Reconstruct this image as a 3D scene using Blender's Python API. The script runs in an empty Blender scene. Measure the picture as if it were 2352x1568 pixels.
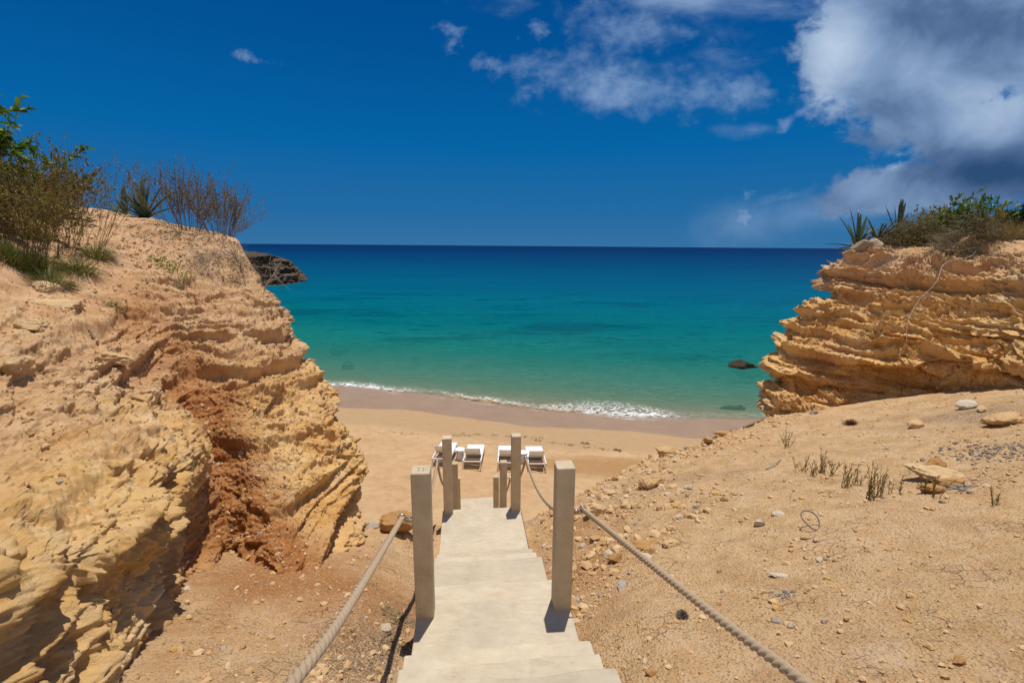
import bpy, math, random
import numpy as np
from mathutils import Vector, Matrix
from mathutils.bvhtree import BVHTree

random.seed(7)
RNG = np.random.default_rng(11)
R = math.radians
scene = bpy.context.scene
COL = scene.collection

# ------------------------------------------------------------------ camera
CZ = 8.6                      # eye height above the sea
FPX = 1084.0                  # focal length in units of a 2352 px wide picture
PITCH = math.atan(0.2025)
ROLL = 0.008
CP, SP = math.cos(PITCH), math.sin(PITCH)
F_ = np.array([0, CP, -SP]); U_ = np.array([0, SP, CP]); R_ = np.array([1.0, 0, 0])
cam_d = bpy.data.cameras.new('camera')
cam = bpy.data.objects.new('camera', cam_d); COL.objects.link(cam)
cam_d.sensor_width = 36.0; cam_d.lens = FPX / 2352 * 36.0
cam_d.clip_start = 0.05; cam_d.clip_end = 60000
rx = R_ + ROLL * U_; rx /= np.linalg.norm(rx)
uy = U_ - ROLL * R_; uy /= np.linalg.norm(uy)
cam.matrix_world = Matrix(((rx[0], uy[0], -F_[0], 0), (rx[1], uy[1], -F_[1], 0), (rx[2], uy[2], -F_[2], CZ), (0, 0, 0, 1)))
scene.camera = cam


def ray(px, py):
    ui, vi = (px - 1176) / FPX, (py - 784) / FPX
    u, v = ui + ROLL * vi, vi - ROLL * ui
    return F_ + u * R_ - v * U_


def W(px, py, t):
    d = ray(px, py) * t
    return np.array([d[0], d[1], d[2] + CZ])


def at_z(px, py, z):
    d = ray(px, py)
    t = (z - CZ) / d[2]
    return np.array([d[0] * t, d[1] * t, z])


# ------------------------------------------------------------------ noise
_perm = np.random.default_rng(3).permutation(256)
_perm = np.concatenate([_perm, _perm, _perm])
_g = np.random.default_rng(5).normal(size=(256, 3)); _g /= np.linalg.norm(_g, axis=1)[:, None]


def perlin(p):
    p = np.asarray(p, float)
    i = np.floor(p).astype(int); f = p - i
    w = f * f * f * (f * (f * 6 - 15) + 10)
    i &= 255
    out = 0
    for dx in (0, 1):
        for dy in (0, 1):
            for dz in (0, 1):
                h = _perm[_perm[_perm[(i[:, 0] + dx) & 255] + ((i[:, 1] + dy) & 255)] + ((i[:, 2] + dz) & 255)]
                g = _g[h]
                d = g[:, 0] * (f[:, 0] - dx) + g[:, 1] * (f[:, 1] - dy) + g[:, 2] * (f[:, 2] - dz)
                wx = w[:, 0] if dx else 1 - w[:, 0]
                wy = w[:, 1] if dy else 1 - w[:, 1]
                wz = w[:, 2] if dz else 1 - w[:, 2]
                out = out + d * wx * wy * wz
    return out * 1.5


def fbm(p, o=4, gain=0.5, lac=2.03):
    p = np.asarray(p, float)
    a, s, r = 1.0, 0.0, 0.0
    for k in range(o):
        r = r + a * perlin(p + 13.7 * k); s += a
        a *= gain; p = p * lac
    return r / s


def ridged(p, o=3):
    a, s, r = 1.0, 0.0, 0.0
    p = np.asarray(p, float)
    for k in range(o):
        r = r + a * (1 - np.abs(perlin(p + 7.1 * k)) * 2); s += a
        a *= 0.5; p = p * 2.1
    return r / s


def worley(p):
    p = np.asarray(p, float)
    i = np.floor(p).astype(int)
    f1 = np.full(len(p), 9.0); f2 = np.full(len(p), 9.0); idc = np.zeros(len(p))
    for dx in (-1, 0, 1):
        for dy in (-1, 0, 1):
            for dz in (-1, 0, 1):
                c = i + np.array([dx, dy, dz])
                cc = c & 255
                h = _perm[_perm[_perm[cc[:, 0]] + cc[:, 1]] + cc[:, 2]]
                j = np.stack([_perm[h], _perm[h + 71], _perm[h + 140]], 1) / 255.0
                d = np.linalg.norm(c + j - p, axis=1)
                m = d < f1
                f2 = np.where(m, f1, np.minimum(f2, d)); idc = np.where(m, h / 255.0, idc)
                f1 = np.where(m, d, f1)
    return f1, f2, idc


def soft_cells(p, k=16.0):
    """random level per Voronoi cell, blended over a narrow band at the cell walls"""
    p = np.asarray(p, float)
    i = np.floor(p).astype(int)
    wsum = np.zeros(len(p)); acc = np.zeros(len(p)); f1 = np.full(len(p), 9.0); f2 = np.full(len(p), 9.0)
    for dx in (-1, 0, 1):
        for dy in (-1, 0, 1):
            for dz in (-1, 0, 1):
                c = i + np.array([dx, dy, dz]); cc = c & 255
                h = _perm[_perm[_perm[cc[:, 0]] + cc[:, 1]] + cc[:, 2]]
                j = np.stack([_perm[h], _perm[h + 71], _perm[h + 140]], 1) / 255.0
                d = np.linalg.norm(c + j - p, axis=1)
                w = np.exp(-k * d); wsum += w; acc += w * (h / 255.0)
                f2 = np.where(d < f1, f1, np.minimum(f2, d)); f1 = np.minimum(f1, d)
    return f1, f2, acc / (wsum + 1e-30)


def sstep(a, b, x):
    t = np.clip((x - a) / (b - a), 0, 1)
    return t * t * (3 - 2 * t)


# ------------------------------------------------------------------ objects
def tag(o, label=None, cat=None, group=None, kind=None):
    if label: o['label'] = label
    if cat: o['category'] = cat
    if group: o['group'] = group
    if kind: o['kind'] = kind
    return o


def link(name, me, mat, parent=None):
    o = bpy.data.objects.new(name, me); COL.objects.link(o)
    if mat is not None and len(me.materials) == 0: me.materials.append(mat)
    if parent is not None: o.parent = parent
    return o


def empty(name, loc=(0, 0, 0), rz=0.0):
    o = bpy.data.objects.new(name, None); COL.objects.link(o)
    o.location = loc; o.rotation_euler = (0, 0, rz); o.empty_display_size = 0.1
    return o


def copy_tree(o, parent=None):
    c = o.copy(); COL.objects.link(c)
    c.parent = parent
    for ch in list(o.children): copy_tree(ch, c)
    return c


def mesh_np(name, V, Fq, smooth=True):
    """V (n,3), Fq (m,k) all faces with k corners"""
    V = np.ascontiguousarray(V, dtype=np.float32); Fq = np.ascontiguousarray(Fq, dtype=np.int32)
    me = bpy.data.meshes.new(name)
    m, k = Fq.shape
    me.vertices.add(len(V)); me.vertices.foreach_set('co', V.ravel())
    me.loops.add(m * k); me.loops.foreach_set('vertex_index', Fq.ravel())
    me.polygons.add(m)
    me.polygons.foreach_set('loop_start', np.arange(0, m * k, k, dtype=np.int32))
    me.polygons.foreach_set('loop_total', np.full(m, k, dtype=np.int32))
    me.polygons.foreach_set('use_smooth', np.full(m, smooth))
    me.update(calc_edges=True)
    me.validate()
    return me


def set_col(me, name, rgb):
    a = me.attributes.new(name, 'FLOAT_COLOR', 'POINT')
    c = np.ones((len(rgb), 4), np.float32); c[:, :3] = rgb
    a.data.foreach_set('color', c.ravel())


def grid_faces(nu, nv):
    i = np.arange(nu * nv).reshape(nu, nv)
    return np.stack([i[:-1, :-1], i[1:, :-1], i[1:, 1:], i[:-1, 1:]], -1).reshape(-1, 4)


class MB:
    """collects triangles / quads (quads kept as quads via python lists)"""
    def __init__(s): s.v = []; s.f = []; s.n = 0
    def add(s, V, Fs):
        s.v.append(np.asarray(V, float))
        for f in Fs: s.f.append([q + s.n for q in f])
        s.n += len(V)
    def box(s, c, size, rot=None, taper=None):
        x, y, z = [q / 2 for q in size]
        V = np.array([(-x, -y, -z), (x, -y, -z), (x, y, -z), (-x, y, -z), (-x, -y, z), (x, -y, z), (x, y, z), (-x, y, z)], float)
        if rot is not None: V = V @ np.array(rot).T
        s.add(V + np.array(c), [(3, 2, 1, 0), (4, 5, 6, 7), (0, 1, 5, 4), (1, 2, 6, 5), (2, 3, 7, 6), (3, 0, 4, 7)])
    def tube(s, pts, rad, sides=8, cap=True):
        pts = np.asarray(pts, float); n = len(pts)
        rad = np.full(n, rad) if np.isscalar(rad) else np.asarray(rad)
        V = []; prev = None
        for k in range(n):
            d = pts[min(k + 1, n - 1)] - pts[max(k - 1, 0)]; d = d / (np.linalg.norm(d) + 1e-9)
            if prev is None:
                a = np.array([0, 0, 1.0]) if abs(d[2]) < .9 else np.array([1.0, 0, 0])
            else: a = prev
            e = a - d * (a @ d); e /= np.linalg.norm(e) + 1e-9; prev = e
            b = np.cross(d, e)
            for j in range(sides):
                th = 2 * math.pi * j / sides
                V.append(pts[k] + rad[k] * (math.cos(th) * e + math.sin(th) * b))
        Fs = []
        for k in range(n - 1):
            for j in range(sides):
                j2 = (j + 1) % sides
                Fs.append((k * sides + j, k * sides + j2, (k + 1) * sides + j2, (k + 1) * sides + j))
        if cap:
            Fs.append(tuple(range(sides - 1, -1, -1))); Fs.append(tuple((n - 1) * sides + j for j in range(sides)))
        s.add(V, Fs)
    def lathe(s, c, prof, sides=24):
        V = []; Fs = []
        for r_, z in prof:
            for j in range(sides):
                th = 2 * math.pi * j / sides
                V.append((c[0] + r_ * math.cos(th), c[1] + r_ * math.sin(th), c[2] + z))
        n = len(prof)
        for k in range(n - 1):
            for j in range(sides):
                j2 = (j + 1) % sides
                Fs.append((k * sides + j, k * sides + j2, (k + 1) * sides + j2, (k + 1) * sides + j))
        Fs.append(tuple(range(sides - 1, -1, -1))); Fs.append(tuple((n - 1) * sides + j for j in range(sides)))
        s.add(V, Fs)
    def build(s, name, mat, parent=None, smooth=False, bevel=0.0, segs=2):
        me = bpy.data.meshes.new(name)
        V = np.concatenate(s.v) if s.v else np.zeros((0, 3))
        me.from_pydata(V.tolist(), [], s.f); me.update()
        if smooth: me.polygons.foreach_set('use_smooth', [True] * len(me.polygons))
        o = link(name, me, mat, parent)
        if bevel:
            b = o.modifiers.new('bevel', 'BEVEL'); b.width = bevel; b.segments = segs; b.limit_method = 'ANGLE'
        return o


# ------------------------------------------------------------------ materials
class NT:
    def __init__(s, tree): s.t = tree; s.n = tree.nodes; s.l = tree.links
    def new(s, typ, **kw):
        n = s.n.new(typ)
        for k, v in kw.items(): setattr(n, k, v)
        return n
    def put(s, sock, val):
        if isinstance(val, bpy.types.NodeSocket): s.l.new(val, sock)
        elif val is not None: sock.default_value = val
    def math(s, op, a, b=None, c=None, clamp=False):
        n = s.new('ShaderNodeMath', operation=op, use_clamp=clamp)
        s.put(n.inputs[0], a); s.put(n.inputs[1], b)
        if c is not None: s.put(n.inputs[2], c)
        return n.outputs[0]
    def mix(s, f, a, b, blend='MIX', clamp=False):
        n = s.new('ShaderNodeMix', data_type='RGBA', blend_type=blend, clamp_result=clamp)
        s.put(n.inputs[0], f)
        for q, v in ((6, a), (7, b)):
            if isinstance(v, (tuple, list)): v = (*v[:3], 1)
            s.put(n.inputs[q], v)
        return n.outputs[2]
    def noise(s, vec, scale, detail=4, rough=0.55, dist=0.0, out=0):
        n = s.new('ShaderNodeTexNoise'); s.put(n.inputs['Vector'], vec)
        n.inputs['Scale'].default_value = scale; n.inputs['Detail'].default_value = detail
        n.inputs['Roughness'].default_value = rough; n.inputs['Distortion'].default_value = dist
        return n.outputs[out]
    def vor(s, vec, scale, feature='F1', out=0, rnd=1.0):
        n = s.new('ShaderNodeTexVoronoi', feature=feature); s.put(n.inputs['Vector'], vec)
        n.inputs['Scale'].default_value = scale; n.inputs['Randomness'].default_value = rnd
        return n.outputs[out]
    def ramp(s, f, stops, interp='LINEAR'):
        n = s.new('ShaderNodeValToRGB'); s.put(n.inputs[0], f)
        cr = n.color_ramp; cr.interpolation = interp
        while len(cr.elements) < len(stops): cr.elements.new(0.5)
        for e, (p, c) in zip(cr.elements, stops):
            e.position = p; e.color = (*c[:3], 1) if isinstance(c, (tuple, list)) else (c, c, c, 1)
        return n.outputs[0]
    def mapr(s, v, a, b, c=0.0, d=1.0, smooth=True):
        n = s.new('ShaderNodeMapRange', interpolation_type='SMOOTHSTEP' if smooth else 'LINEAR')
        s.put(n.inputs[0], v)
        for q, x in zip((1, 2, 3, 4), (a, b, c, d)): s.put(n.inputs[q], x)
        return n.outputs[0]
    def mapping(s, vec, scale=(1, 1, 1), loc=(0, 0, 0), rot=(0, 0, 0)):
        n = s.new('ShaderNodeMapping'); s.put(n.inputs[0], vec)
        n.inputs['Scale'].default_value = scale; n.inputs['Location'].default_value = loc; n.inputs['Rotation'].default_value = rot
        return n.outputs[0]
    def bump(s, h, strength=0.5, dist=0.02, normal=None):
        n = s.new('ShaderNodeBump'); s.put(n.inputs['Height'], h)
        s.put(n.inputs['Strength'], strength); n.inputs['Distance'].default_value = dist
        if normal is not None: s.put(n.inputs['Normal'], normal)
        return n.outputs[0]
    def sep(s, vec):
        n = s.new('ShaderNodeSeparateXYZ'); s.put(n.inputs[0], vec); return n.outputs
    def obj(s): return s.new('ShaderNodeTexCoord').outputs['Object']
    def pos(s): return s.new('ShaderNodeNewGeometry').outputs['Position']
    def island(s): return s.new('ShaderNodeNewGeometry').outputs['Random Per Island']
    def objrand(s): return s.new('ShaderNodeObjectInfo').outputs['Random']
    def attr(s, name):
        n = s.new('ShaderNodeAttribute'); n.attribute_name = name; return n.outputs['Color']


def material(name):
    m = bpy.data.materials.new(name); m.use_nodes = True
    t = NT(m.node_tree); b = t.n['Principled BSDF']
    return m, t, b


def sRGB(r, g, b):
    f = lambda c: (c / 255 / 12.92) if c <= 10 else ((c / 255 + .055) / 1.055) ** 2.4
    return (f(r), f(g), f(b))


def mat_plain(name, col, rough=0.6, var=0.12, scale=8.0, spec=0.3, bump=0.0, bscale=60.0, metallic=0.0, trans=0.0):
    m, t, b = material(name)
    v = t.obj()
    n = t.noise(v, scale, 5)
    lo = tuple(max(0, c * (1 - var)) for c in col); hi = tuple(min(1, c * (1 + var)) for c in col)
    t.put(b.inputs['Base Color'], t.ramp(n, [(0.3, lo), (0.7, hi)]))
    b.inputs['Roughness'].default_value = rough; b.inputs['Metallic'].default_value = metallic
    b.inputs['Specular IOR Level'].default_value = spec
    if bump: t.put(b.inputs['Normal'], t.bump(t.noise(v, bscale, 5), bump, 0.005))
    return m


def mat_leaf(name, cols, rough=0.5, trans=0.25, spec=0.3):
    m, t, b = material(name)
    stops = [(k / max(1, len(cols) - 1), c) for k, c in enumerate(cols)]
    c = t.ramp(t.island(), stops)
    t.put(b.inputs['Base Color'], c)
    b.inputs['Roughness'].default_value = rough; b.inputs['Specular IOR Level'].default_value = spec
    if trans:
        tr = t.new('ShaderNodeBsdfTranslucent'); t.put(tr.inputs[0], c)
        mx = t.new('ShaderNodeMixShader'); mx.inputs[0].default_value = trans
        t.l.new(b.outputs[0], mx.inputs[1]); t.l.new(tr.outputs[0], mx.inputs[2])
        t.l.new(mx.outputs[0], t.n['Material Output'].inputs[0])
    return m


def mat_rock(name):
    """layered ochre limestone; attribute geo: r = red clay, g = bed tint, b = loose soil"""
    m, t, b = material(name)
    p = t.pos(); g = t.sep(t.attr('geo'))
    n1 = t.noise(p, 0.9, 5, 0.6, 0.3); n2 = t.noise(p, 5.5, 6, 0.65); n3 = t.noise(p, 34, 4, 0.6)
    bands = t.noise(t.mapping(p, (0.8, 0.8, 9.0)), 1.0, 5, 0.6, 0.4)
    rock = t.ramp(t.math('ADD', t.math('MULTIPLY', bands, 0.6), t.math('MULTIPLY', n2, 0.4)),
                  [(0.30, (0.50, 0.235, 0.056)), (0.42, (0.67, 0.385, 0.125)), (0.54, (0.75, 0.490, 0.215)), (0.68, (0.79, 0.600, 0.355))])
    rock = t.mix(t.math('MULTIPLY', t.mapr(g[1], 0.55, 1.0), 0.6), rock, (0.62, 0.345, 0.090))
    rock = t.mix(t.math('MULTIPLY', t.mapr(n1, 0.52, 0.70), 0.5), rock, (0.56, 0.265, 0.075))
    rock = t.mix(t.math('MULTIPLY', t.mapr(n1, 0.46, 0.30), 0.5), rock, (0.68, 0.52, 0.33))
    soil = t.ramp(n2, [(0.3, (0.42, 0.225, 0.115)), (0.5, (0.58, 0.355, 0.200)), (0.72, (0.70, 0.475, 0.295))])
    col = t.mix(g[2], rock, soil)
    red = t.ramp(n2, [(0.3, (0.32, 0.115, 0.034)), (0.55, (0.44, 0.185, 0.060)), (0.75, (0.52, 0.26, 0.10))])
    col = t.mix(g[0], col, red)
    col = t.mix(t.math('MULTIPLY', t.mapr(n3, 0.5, 0.75), 0.35), col, (0.58, 0.44, 0.27))
    col = t.mix(t.math('MULTIPLY', t.mapr(t.noise(p, 11, 5, 0.7), 0.58, 0.72), 0.35), col, (0.38, 0.20, 0.085))
    t.put(b.inputs['Base Color'], col); b.inputs['Roughness'].default_value = 0.95; b.inputs['Specular IOR Level'].default_value = 0.12
    h = t.math('ADD', t.math('MULTIPLY', t.noise(p, 22, 7, 0.75), 1.0), t.math('MULTIPLY', t.noise(t.mapping(p, (1, 1, 2)), 70, 5, 0.75), 0.5))
    t.put(b.inputs['Normal'], t.bump(h, 0.75, 0.032))
    return m


def mat_ground():
    m, t, b = material('sandy_ground')
    p = t.pos(); g = t.sep(t.attr('geo'))
    n1 = t.noise(p, 0.7, 4, 0.6, 0.4); n2 = t.noise(p, 5, 6, 0.65); n3 = t.noise(p, 55, 4, 0.65)
    c = t.ramp(t.math('ADD', t.math('MULTIPLY', n2, 0.7), t.math('MULTIPLY', n1, 0.3)),
               [(0.32, (0.56, 0.325, 0.142)), (0.48, (0.675, 0.43, 0.21)), (0.65, (0.73, 0.51, 0.29))])
    c = t.mix(t.math('MULTIPLY', t.mapr(n1, 0.55, 0.68), 0.5), c, (0.64, 0.38, 0.20))
    c = t.mix(t.math('MULTIPLY', t.mapr(t.noise(p, 1.7, 4, 0.6), 0.58, 0.7), 0.5), c, (0.72, 0.52, 0.34))
    c = t.mix(t.math('MULTIPLY', t.mapr(t.noise(p, 2.6, 9, 0.68, 0.3), 0.46, 0.62), 0.50), c, (0.47, 0.27, 0.12))
    c = t.mix(t.math('MULTIPLY', t.mapr(t.noise(p, 17, 6, 0.7), 0.52, 0.66), 0.38), c, (0.42, 0.24, 0.11))
    c = t.mix(g[0], c, t.ramp(n2, [(0.3, (0.40, 0.165, 0.05)), (0.7, (0.49, 0.235, 0.085))]))
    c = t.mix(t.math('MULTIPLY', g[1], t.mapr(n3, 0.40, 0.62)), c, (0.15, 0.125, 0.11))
    wp = t.new('ShaderNodeVectorMath', operation='ADD'); t.l.new(p, wp.inputs[0])
    nv = t.new('ShaderNodeTexNoise'); t.l.new(p, nv.inputs['Vector']); nv.inputs['Scale'].default_value = 7; nv.inputs['Detail'].default_value = 4
    sc_ = t.new('ShaderNodeVectorMath', operation='SCALE'); t.l.new(nv.outputs[1], sc_.inputs[0]); sc_.inputs[3].default_value = 0.10
    t.l.new(sc_.outputs[0], wp.inputs[1])
    ce = t.math('MULTIPLY', t.mapr(t.vor(t.mapping(wp.outputs[0], (1, 1.5, 1)), 7.5, 'DISTANCE_TO_EDGE'), 0.0, 0.035, 1, 0), t.mapr(t.noise(p, 2.1, 4, 0.6), 0.50, 0.62))
    c = t.mix(t.math('MULTIPLY', ce, 0.30), c, (0.30, 0.16, 0.07))
    spk = t.vor(p, 95, 'F1', 1); sp = t.sep(spk)
    c = t.mix(t.math('MULTIPLY', t.mapr(sp[0], 0.80, 0.86), 0.55), c, (0.60, 0.46, 0.30))
    c = t.mix(t.math('MULTIPLY', t.mapr(sp[1], 0.88, 0.92), 0.55), c, (0.25, 0.14, 0.07))
    c = t.mix(t.math('MULTIPLY', t.mapr(n3, 0.55, 0.75), 0.25), c, (0.40, 0.225, 0.11))
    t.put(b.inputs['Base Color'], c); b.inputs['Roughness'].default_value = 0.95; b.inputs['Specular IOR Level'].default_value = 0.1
    h = t.math('ADD', t.noise(p, 40, 6, 0.72), t.math('MULTIPLY', t.vor(p, 60), 0.5))
    h = t.math('SUBTRACT', h, t.math('MULTIPLY', ce, 0.5))
    t.put(b.inputs['Normal'], t.bump(h, 1.0, 0.026))
    return m


def mat_sand():
    m, t, b = material('beach_sand')
    p = t.pos(); x, y, z = t.sep(p)
    s = t.math('ADD', y, t.math('MULTIPLY', x, 0.194))
    wob = t.math('MULTIPLY', t.math('SUBTRACT', t.noise(t.mapping(p, (1, 0.3, 0)), 0.22, 2, 0.4), 0.5), 3.0)
    sw = t.math('ADD', s, wob)
    wet = t.mapr(sw, 20.55, 20.85)
    damp = t.mapr(sw, 17.2, 18.2)
    n = t.noise(p, 3.0, 6, 0.65); n0 = t.noise(p, 0.8, 4, 0.6); n3 = t.noise(p, 40, 3, 0.6)
    dry = t.ramp(t.math('ADD', t.math('MULTIPLY', n, 0.65), t.math('MULTIPLY', n0, 0.35)), [(0.33, (0.45, 0.275, 0.135)), (0.5, (0.53, 0.345, 0.185)), (0.68, (0.60, 0.41, 0.235))])
    dry = t.mix(t.math('MULTIPLY', t.mapr(n3, 0.5, 0.75), 0.25), dry, (0.40, 0.235, 0.11))
    # brown tide-soaked patch by the right-hand lounger
    px = t.math('SUBTRACT', x, 3.4); py = t.math('SUBTRACT', y, 15.4)
    q = t.math('ADD', t.math('POWER', t.math('MULTIPLY', px, 0.33), 2.0), t.math('POWER', t.math('MULTIPLY', py, 0.75), 2.0))
    q = t.math('ADD', q, t.math('MULTIPLY', t.math('SUBTRACT', t.noise(t.mapping(p, (0.6, 1.4, 1)), 1.6, 5, 0.65), 0.5), 2.2))
    dry = t.mix(t.math('MULTIPLY', t.mapr(q, 1.1, 0.2), 0.75), dry, (0.36, 0.195, 0.075))
    c = t.mix(damp, dry, t.ramp(n, [(0.3, (0.405, 0.262, 0.138)), (0.7, (0.45, 0.298, 0.16))]))
    c = t.mix(wet, c, t.ramp(n0, [(0.3, (0.315, 0.200, 0.116)), (0.7, (0.360, 0.236, 0.140))]))
    t.put(b.inputs['Base Color'], c)
    t.put(b.inputs['Roughness'], t.mapr(wet, 0, 1, 0.95, 0.42, False))
    t.put(b.inputs['Specular IOR Level'], t.mapr(wet, 0, 1, 0.1, 0.35, False))
    h = t.math('ADD', t.noise(p, 9, 6, 0.65), t.math('MULTIPLY', t.noise(p, 60, 4, 0.6), 0.4))
    t.put(b.inputs['Normal'], t.bump(h, t.mapr(damp, 0, 1, 0.7, 0.08, False), 0.05))
    return m


def mat_water():
    m, t, b = material('sea_water')
    p = t.pos(); x, y, z = t.sep(p)
    s = t.math('SUBTRACT', t.math('ADD', y, t.math('MULTIPLY', x, 0.194)), 24.8)      # metres out from the shore
    warp = t.math('MULTIPLY', t.math('SUBTRACT', t.noise(t.mapping(p, (0.35, 1, 1)), 0.07, 4, 0.6), 0.5), 0.9)
    lg = t.math('LOGARITHM', t.math('MAXIMUM', s, 1.0), 10.0)
    lg = t.math('ADD', lg, t.math('MULTIPLY', warp, 0.45))
    f = t.math('DIVIDE', lg, 3.4)
    body = t.ramp(f, [(0.0, (0.190, 0.360, 0.225)), (0.20, (0.078, 0.290, 0.210)), (0.33, (0.010, 0.205, 0.172)), (0.42, (0.000, 0.140, 0.158)),
                      (0.50, (0.000, 0.105, 0.162)), (0.58, (0.000, 0.078, 0.155)), (0.70, (0.000, 0.045, 0.125)), (0.85, (0.000, 0.024, 0.095)), (1.0, (0.000, 0.018, 0.078))])
    # weed beds on the bottom
    wd = t.noise(t.mapping(p, (0.055, 0.16, 1)), 1.0, 6, 0.62, 0.6)
    zone = t.math('MULTIPLY', t.mapr(s, 9, 20), t.mapr(s, 95, 45))
    body = t.mix(t.math('MULTIPLY', t.math('MULTIPLY', t.mapr(wd, 0.50, 0.64), zone), 0.50), body, (0.0, 0.052, 0.090))
    wd2 = t.noise(t.mapping(p, (0.25, 0.6, 1)), 1.0, 5, 0.6, 0.4)
    body = t.mix(t.math('MULTIPLY', t.math('MULTIPLY', t.mapr(wd2, 0.57, 0.68), zone), 0.55), body, (0.0, 0.058, 0.090))
    rip = t.noise(t.mapping(p, (1.1, 3.2, 1), rot=(0, 0, 0.1)), 0.9, 5, 0.65, 0.5)
    body = t.mix(1.0, body, t.ramp(rip, [(0.25, (0.70, 0.78, 0.82)), (0.5, (1, 1, 1)), (0.76, (1.5, 1.3, 1.22))]), 'MULTIPLY')  # ripple glints and darker troughs painted into the water colour
    dif = t.new('ShaderNodeBsdfDiffuse'); t.put(dif.inputs[0], body)
    tr = t.new('ShaderNodeBsdfTransparent')
    t.put(tr.inputs[0], t.ramp(t.mapr(s, -1, 16, smooth=False), [(0, (0.97, 0.98, 0.96)), (0.3, (0.62, 0.86, 0.80)), (1, (0.25, 0.70, 0.66))]))
    m1 = t.new('ShaderNodeMixShader')
    t.put(m1.inputs[0], t.ramp(t.mapr(s, -1, 49, smooth=False), [(0, 0.0), (0.06, 0.26), (0.16, 0.50), (0.4, 0.80), (1, 1.0)]))
    t.l.new(tr.outputs[0], m1.inputs[1]); t.l.new(dif.outputs[0], m1.inputs[2])
    w1 = t.noise(t.mapping(p, (0.5, 1.5, 1), rot=(0, 0, 0.15)), 1.6, 5, 0.6, 0.3)
    w2 = t.noise(t.mapping(p, (0.25, 0.9, 1), rot=(0, 0, -0.1)), 0.35, 4, 0.55)
    h = t.math('ADD', w1, t.math('MULTIPLY', w2, 2.5))
    nm = t.bump(h, 0.9, 0.22)
    gl = t.new('ShaderNodeBsdfGlossy'); gl.inputs['Roughness'].default_value = 0.16; gl.inputs[0].default_value = (1, 1, 1, 1)
    t.put(gl.inputs['Normal'], nm); t.put(dif.inputs['Normal'], nm)
    fr = t.new('ShaderNodeFresnel'); fr.inputs[0].default_value = 1.33; t.put(fr.inputs['Normal'], nm)
    m2 = t.new('ShaderNodeMixShader'); t.put(m2.inputs[0], t.math('MINIMUM', t.math('MULTIPLY', fr.outputs[0], 0.40), 0.055))
    t.l.new(m1.outputs[0], m2.inputs[1]); t.l.new(gl.outputs[0], m2.inputs[2])
    t.l.new(m2.outputs[0], t.n['Material Output'].inputs[0])
    t.n.remove(b)
    return m


def mat_foam():
    m, t, b = material('wave_foam')
    p = t.pos(); g = t.sep(t.attr('geo'))
    n = t.noise(p, 3.2, 6, 0.7, 0.6); v = t.vor(t.mapping(p, (1, 1.6, 1)), 2.6, 'DISTANCE_TO_EDGE')
    lace = t.mapr(t.math('ADD', v, t.math('MULTIPLY', t.math('SUBTRACT', n, 0.5), 0.35)), 0.11, 0.03)
    solid = t.mapr(n, 0.62, 0.42)
    a = t.math('ADD', t.math('MULTIPLY', lace, g[1]), t.math('MULTIPLY', solid, g[0]), clamp=True)
    col = t.mix(g[2], (0.80, 0.80, 0.76), (0.44, 0.27, 0.12))
    t.put(b.inputs['Base Color'], col); b.inputs['Roughness'].default_value = 0.8; b.inputs['Specular IOR Level'].default_value = 0.2
    t.put(b.inputs['Alpha'], a)
    t.put(b.inputs['Normal'], t.bump(t.noise(p, 14, 4), 0.6, 0.04))
    return m


def mat_concrete(name, lo, mid, hi):
    m, t, b = material(name)
    p = t.pos()
    n = t.noise(p, 4.5, 7, 0.65, 0.5); n2 = t.noise(t.mapping(p, (1, 2.6, 1)), 9, 6, 0.7); n3 = t.noise(p, 120, 3)
    c = t.ramp(t.math('ADD', t.math('MULTIPLY', n, 0.5), t.math('MULTIPLY', n2, 0.5)), [(0.36, lo), (0.5, mid), (0.64, hi)])
    st = t.noise(t.mapping(p, (1, 1, 1), loc=(3, 1, 7)), 2.3, 7, 0.7, 0.7)
    c = t.mix(t.math('MULTIPLY', t.mapr(st, 0.58, 0.68), 0.40), c, (0.52, 0.36, 0.20))
    c = t.mix(t.math('MULTIPLY', t.mapr(t.noise(p, 1.4, 6, 0.65), 0.52, 0.66), 0.30), c, (0.40, 0.36, 0.29))
    pit = t.noise(t.mapping(p, (1, 3, 1)), 38, 3, 0.6, 0.9)
    c = t.mix(t.math('MULTIPLY', t.mapr(pit, 0.66, 0.72), 0.55), c, (0.27, 0.19, 0.12))
    c = t.mix(1.0, c, t.ramp(t.objrand(), [(0, (0.89, 0.885, 0.88)), (1, (1.04, 1.04, 1.04))]), 'MULTIPLY')
    t.put(b.inputs['Base Color'], c); b.inputs['Roughness'].default_value = 0.82; b.inputs['Specular IOR Level'].default_value = 0.2
    h = t.math('SUBTRACT', t.math('ADD', t.math('MULTIPLY', n3, 0.3), n), t.math('MULTIPLY', t.mapr(pit, 0.64, 0.74), 0.5))
    t.put(b.inputs['Normal'], t.bump(h, 0.35, 0.012))
    return m


def mat_rope():
    m, t, b = material('rope_fibre')
    v = t.attr('geo'); g = t.sep(v)
    wv = t.noise(t.mapping(v, (600, 14, 1)), 1.0, 3, 0.6)
    t.put(b.inputs['Base Color'], t.ramp(wv, [(0.3, (0.30, 0.205, 0.12)), (0.5, (0.43, 0.315, 0.20)), (0.7, (0.54, 0.42, 0.285))]))
    b.inputs['Roughness'].default_value = 0.75; b.inputs['Specular IOR Level'].default_value = 0.25
    t.put(b.inputs['Normal'], t.bump(wv, 0.5, 0.002))
    return m


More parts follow.
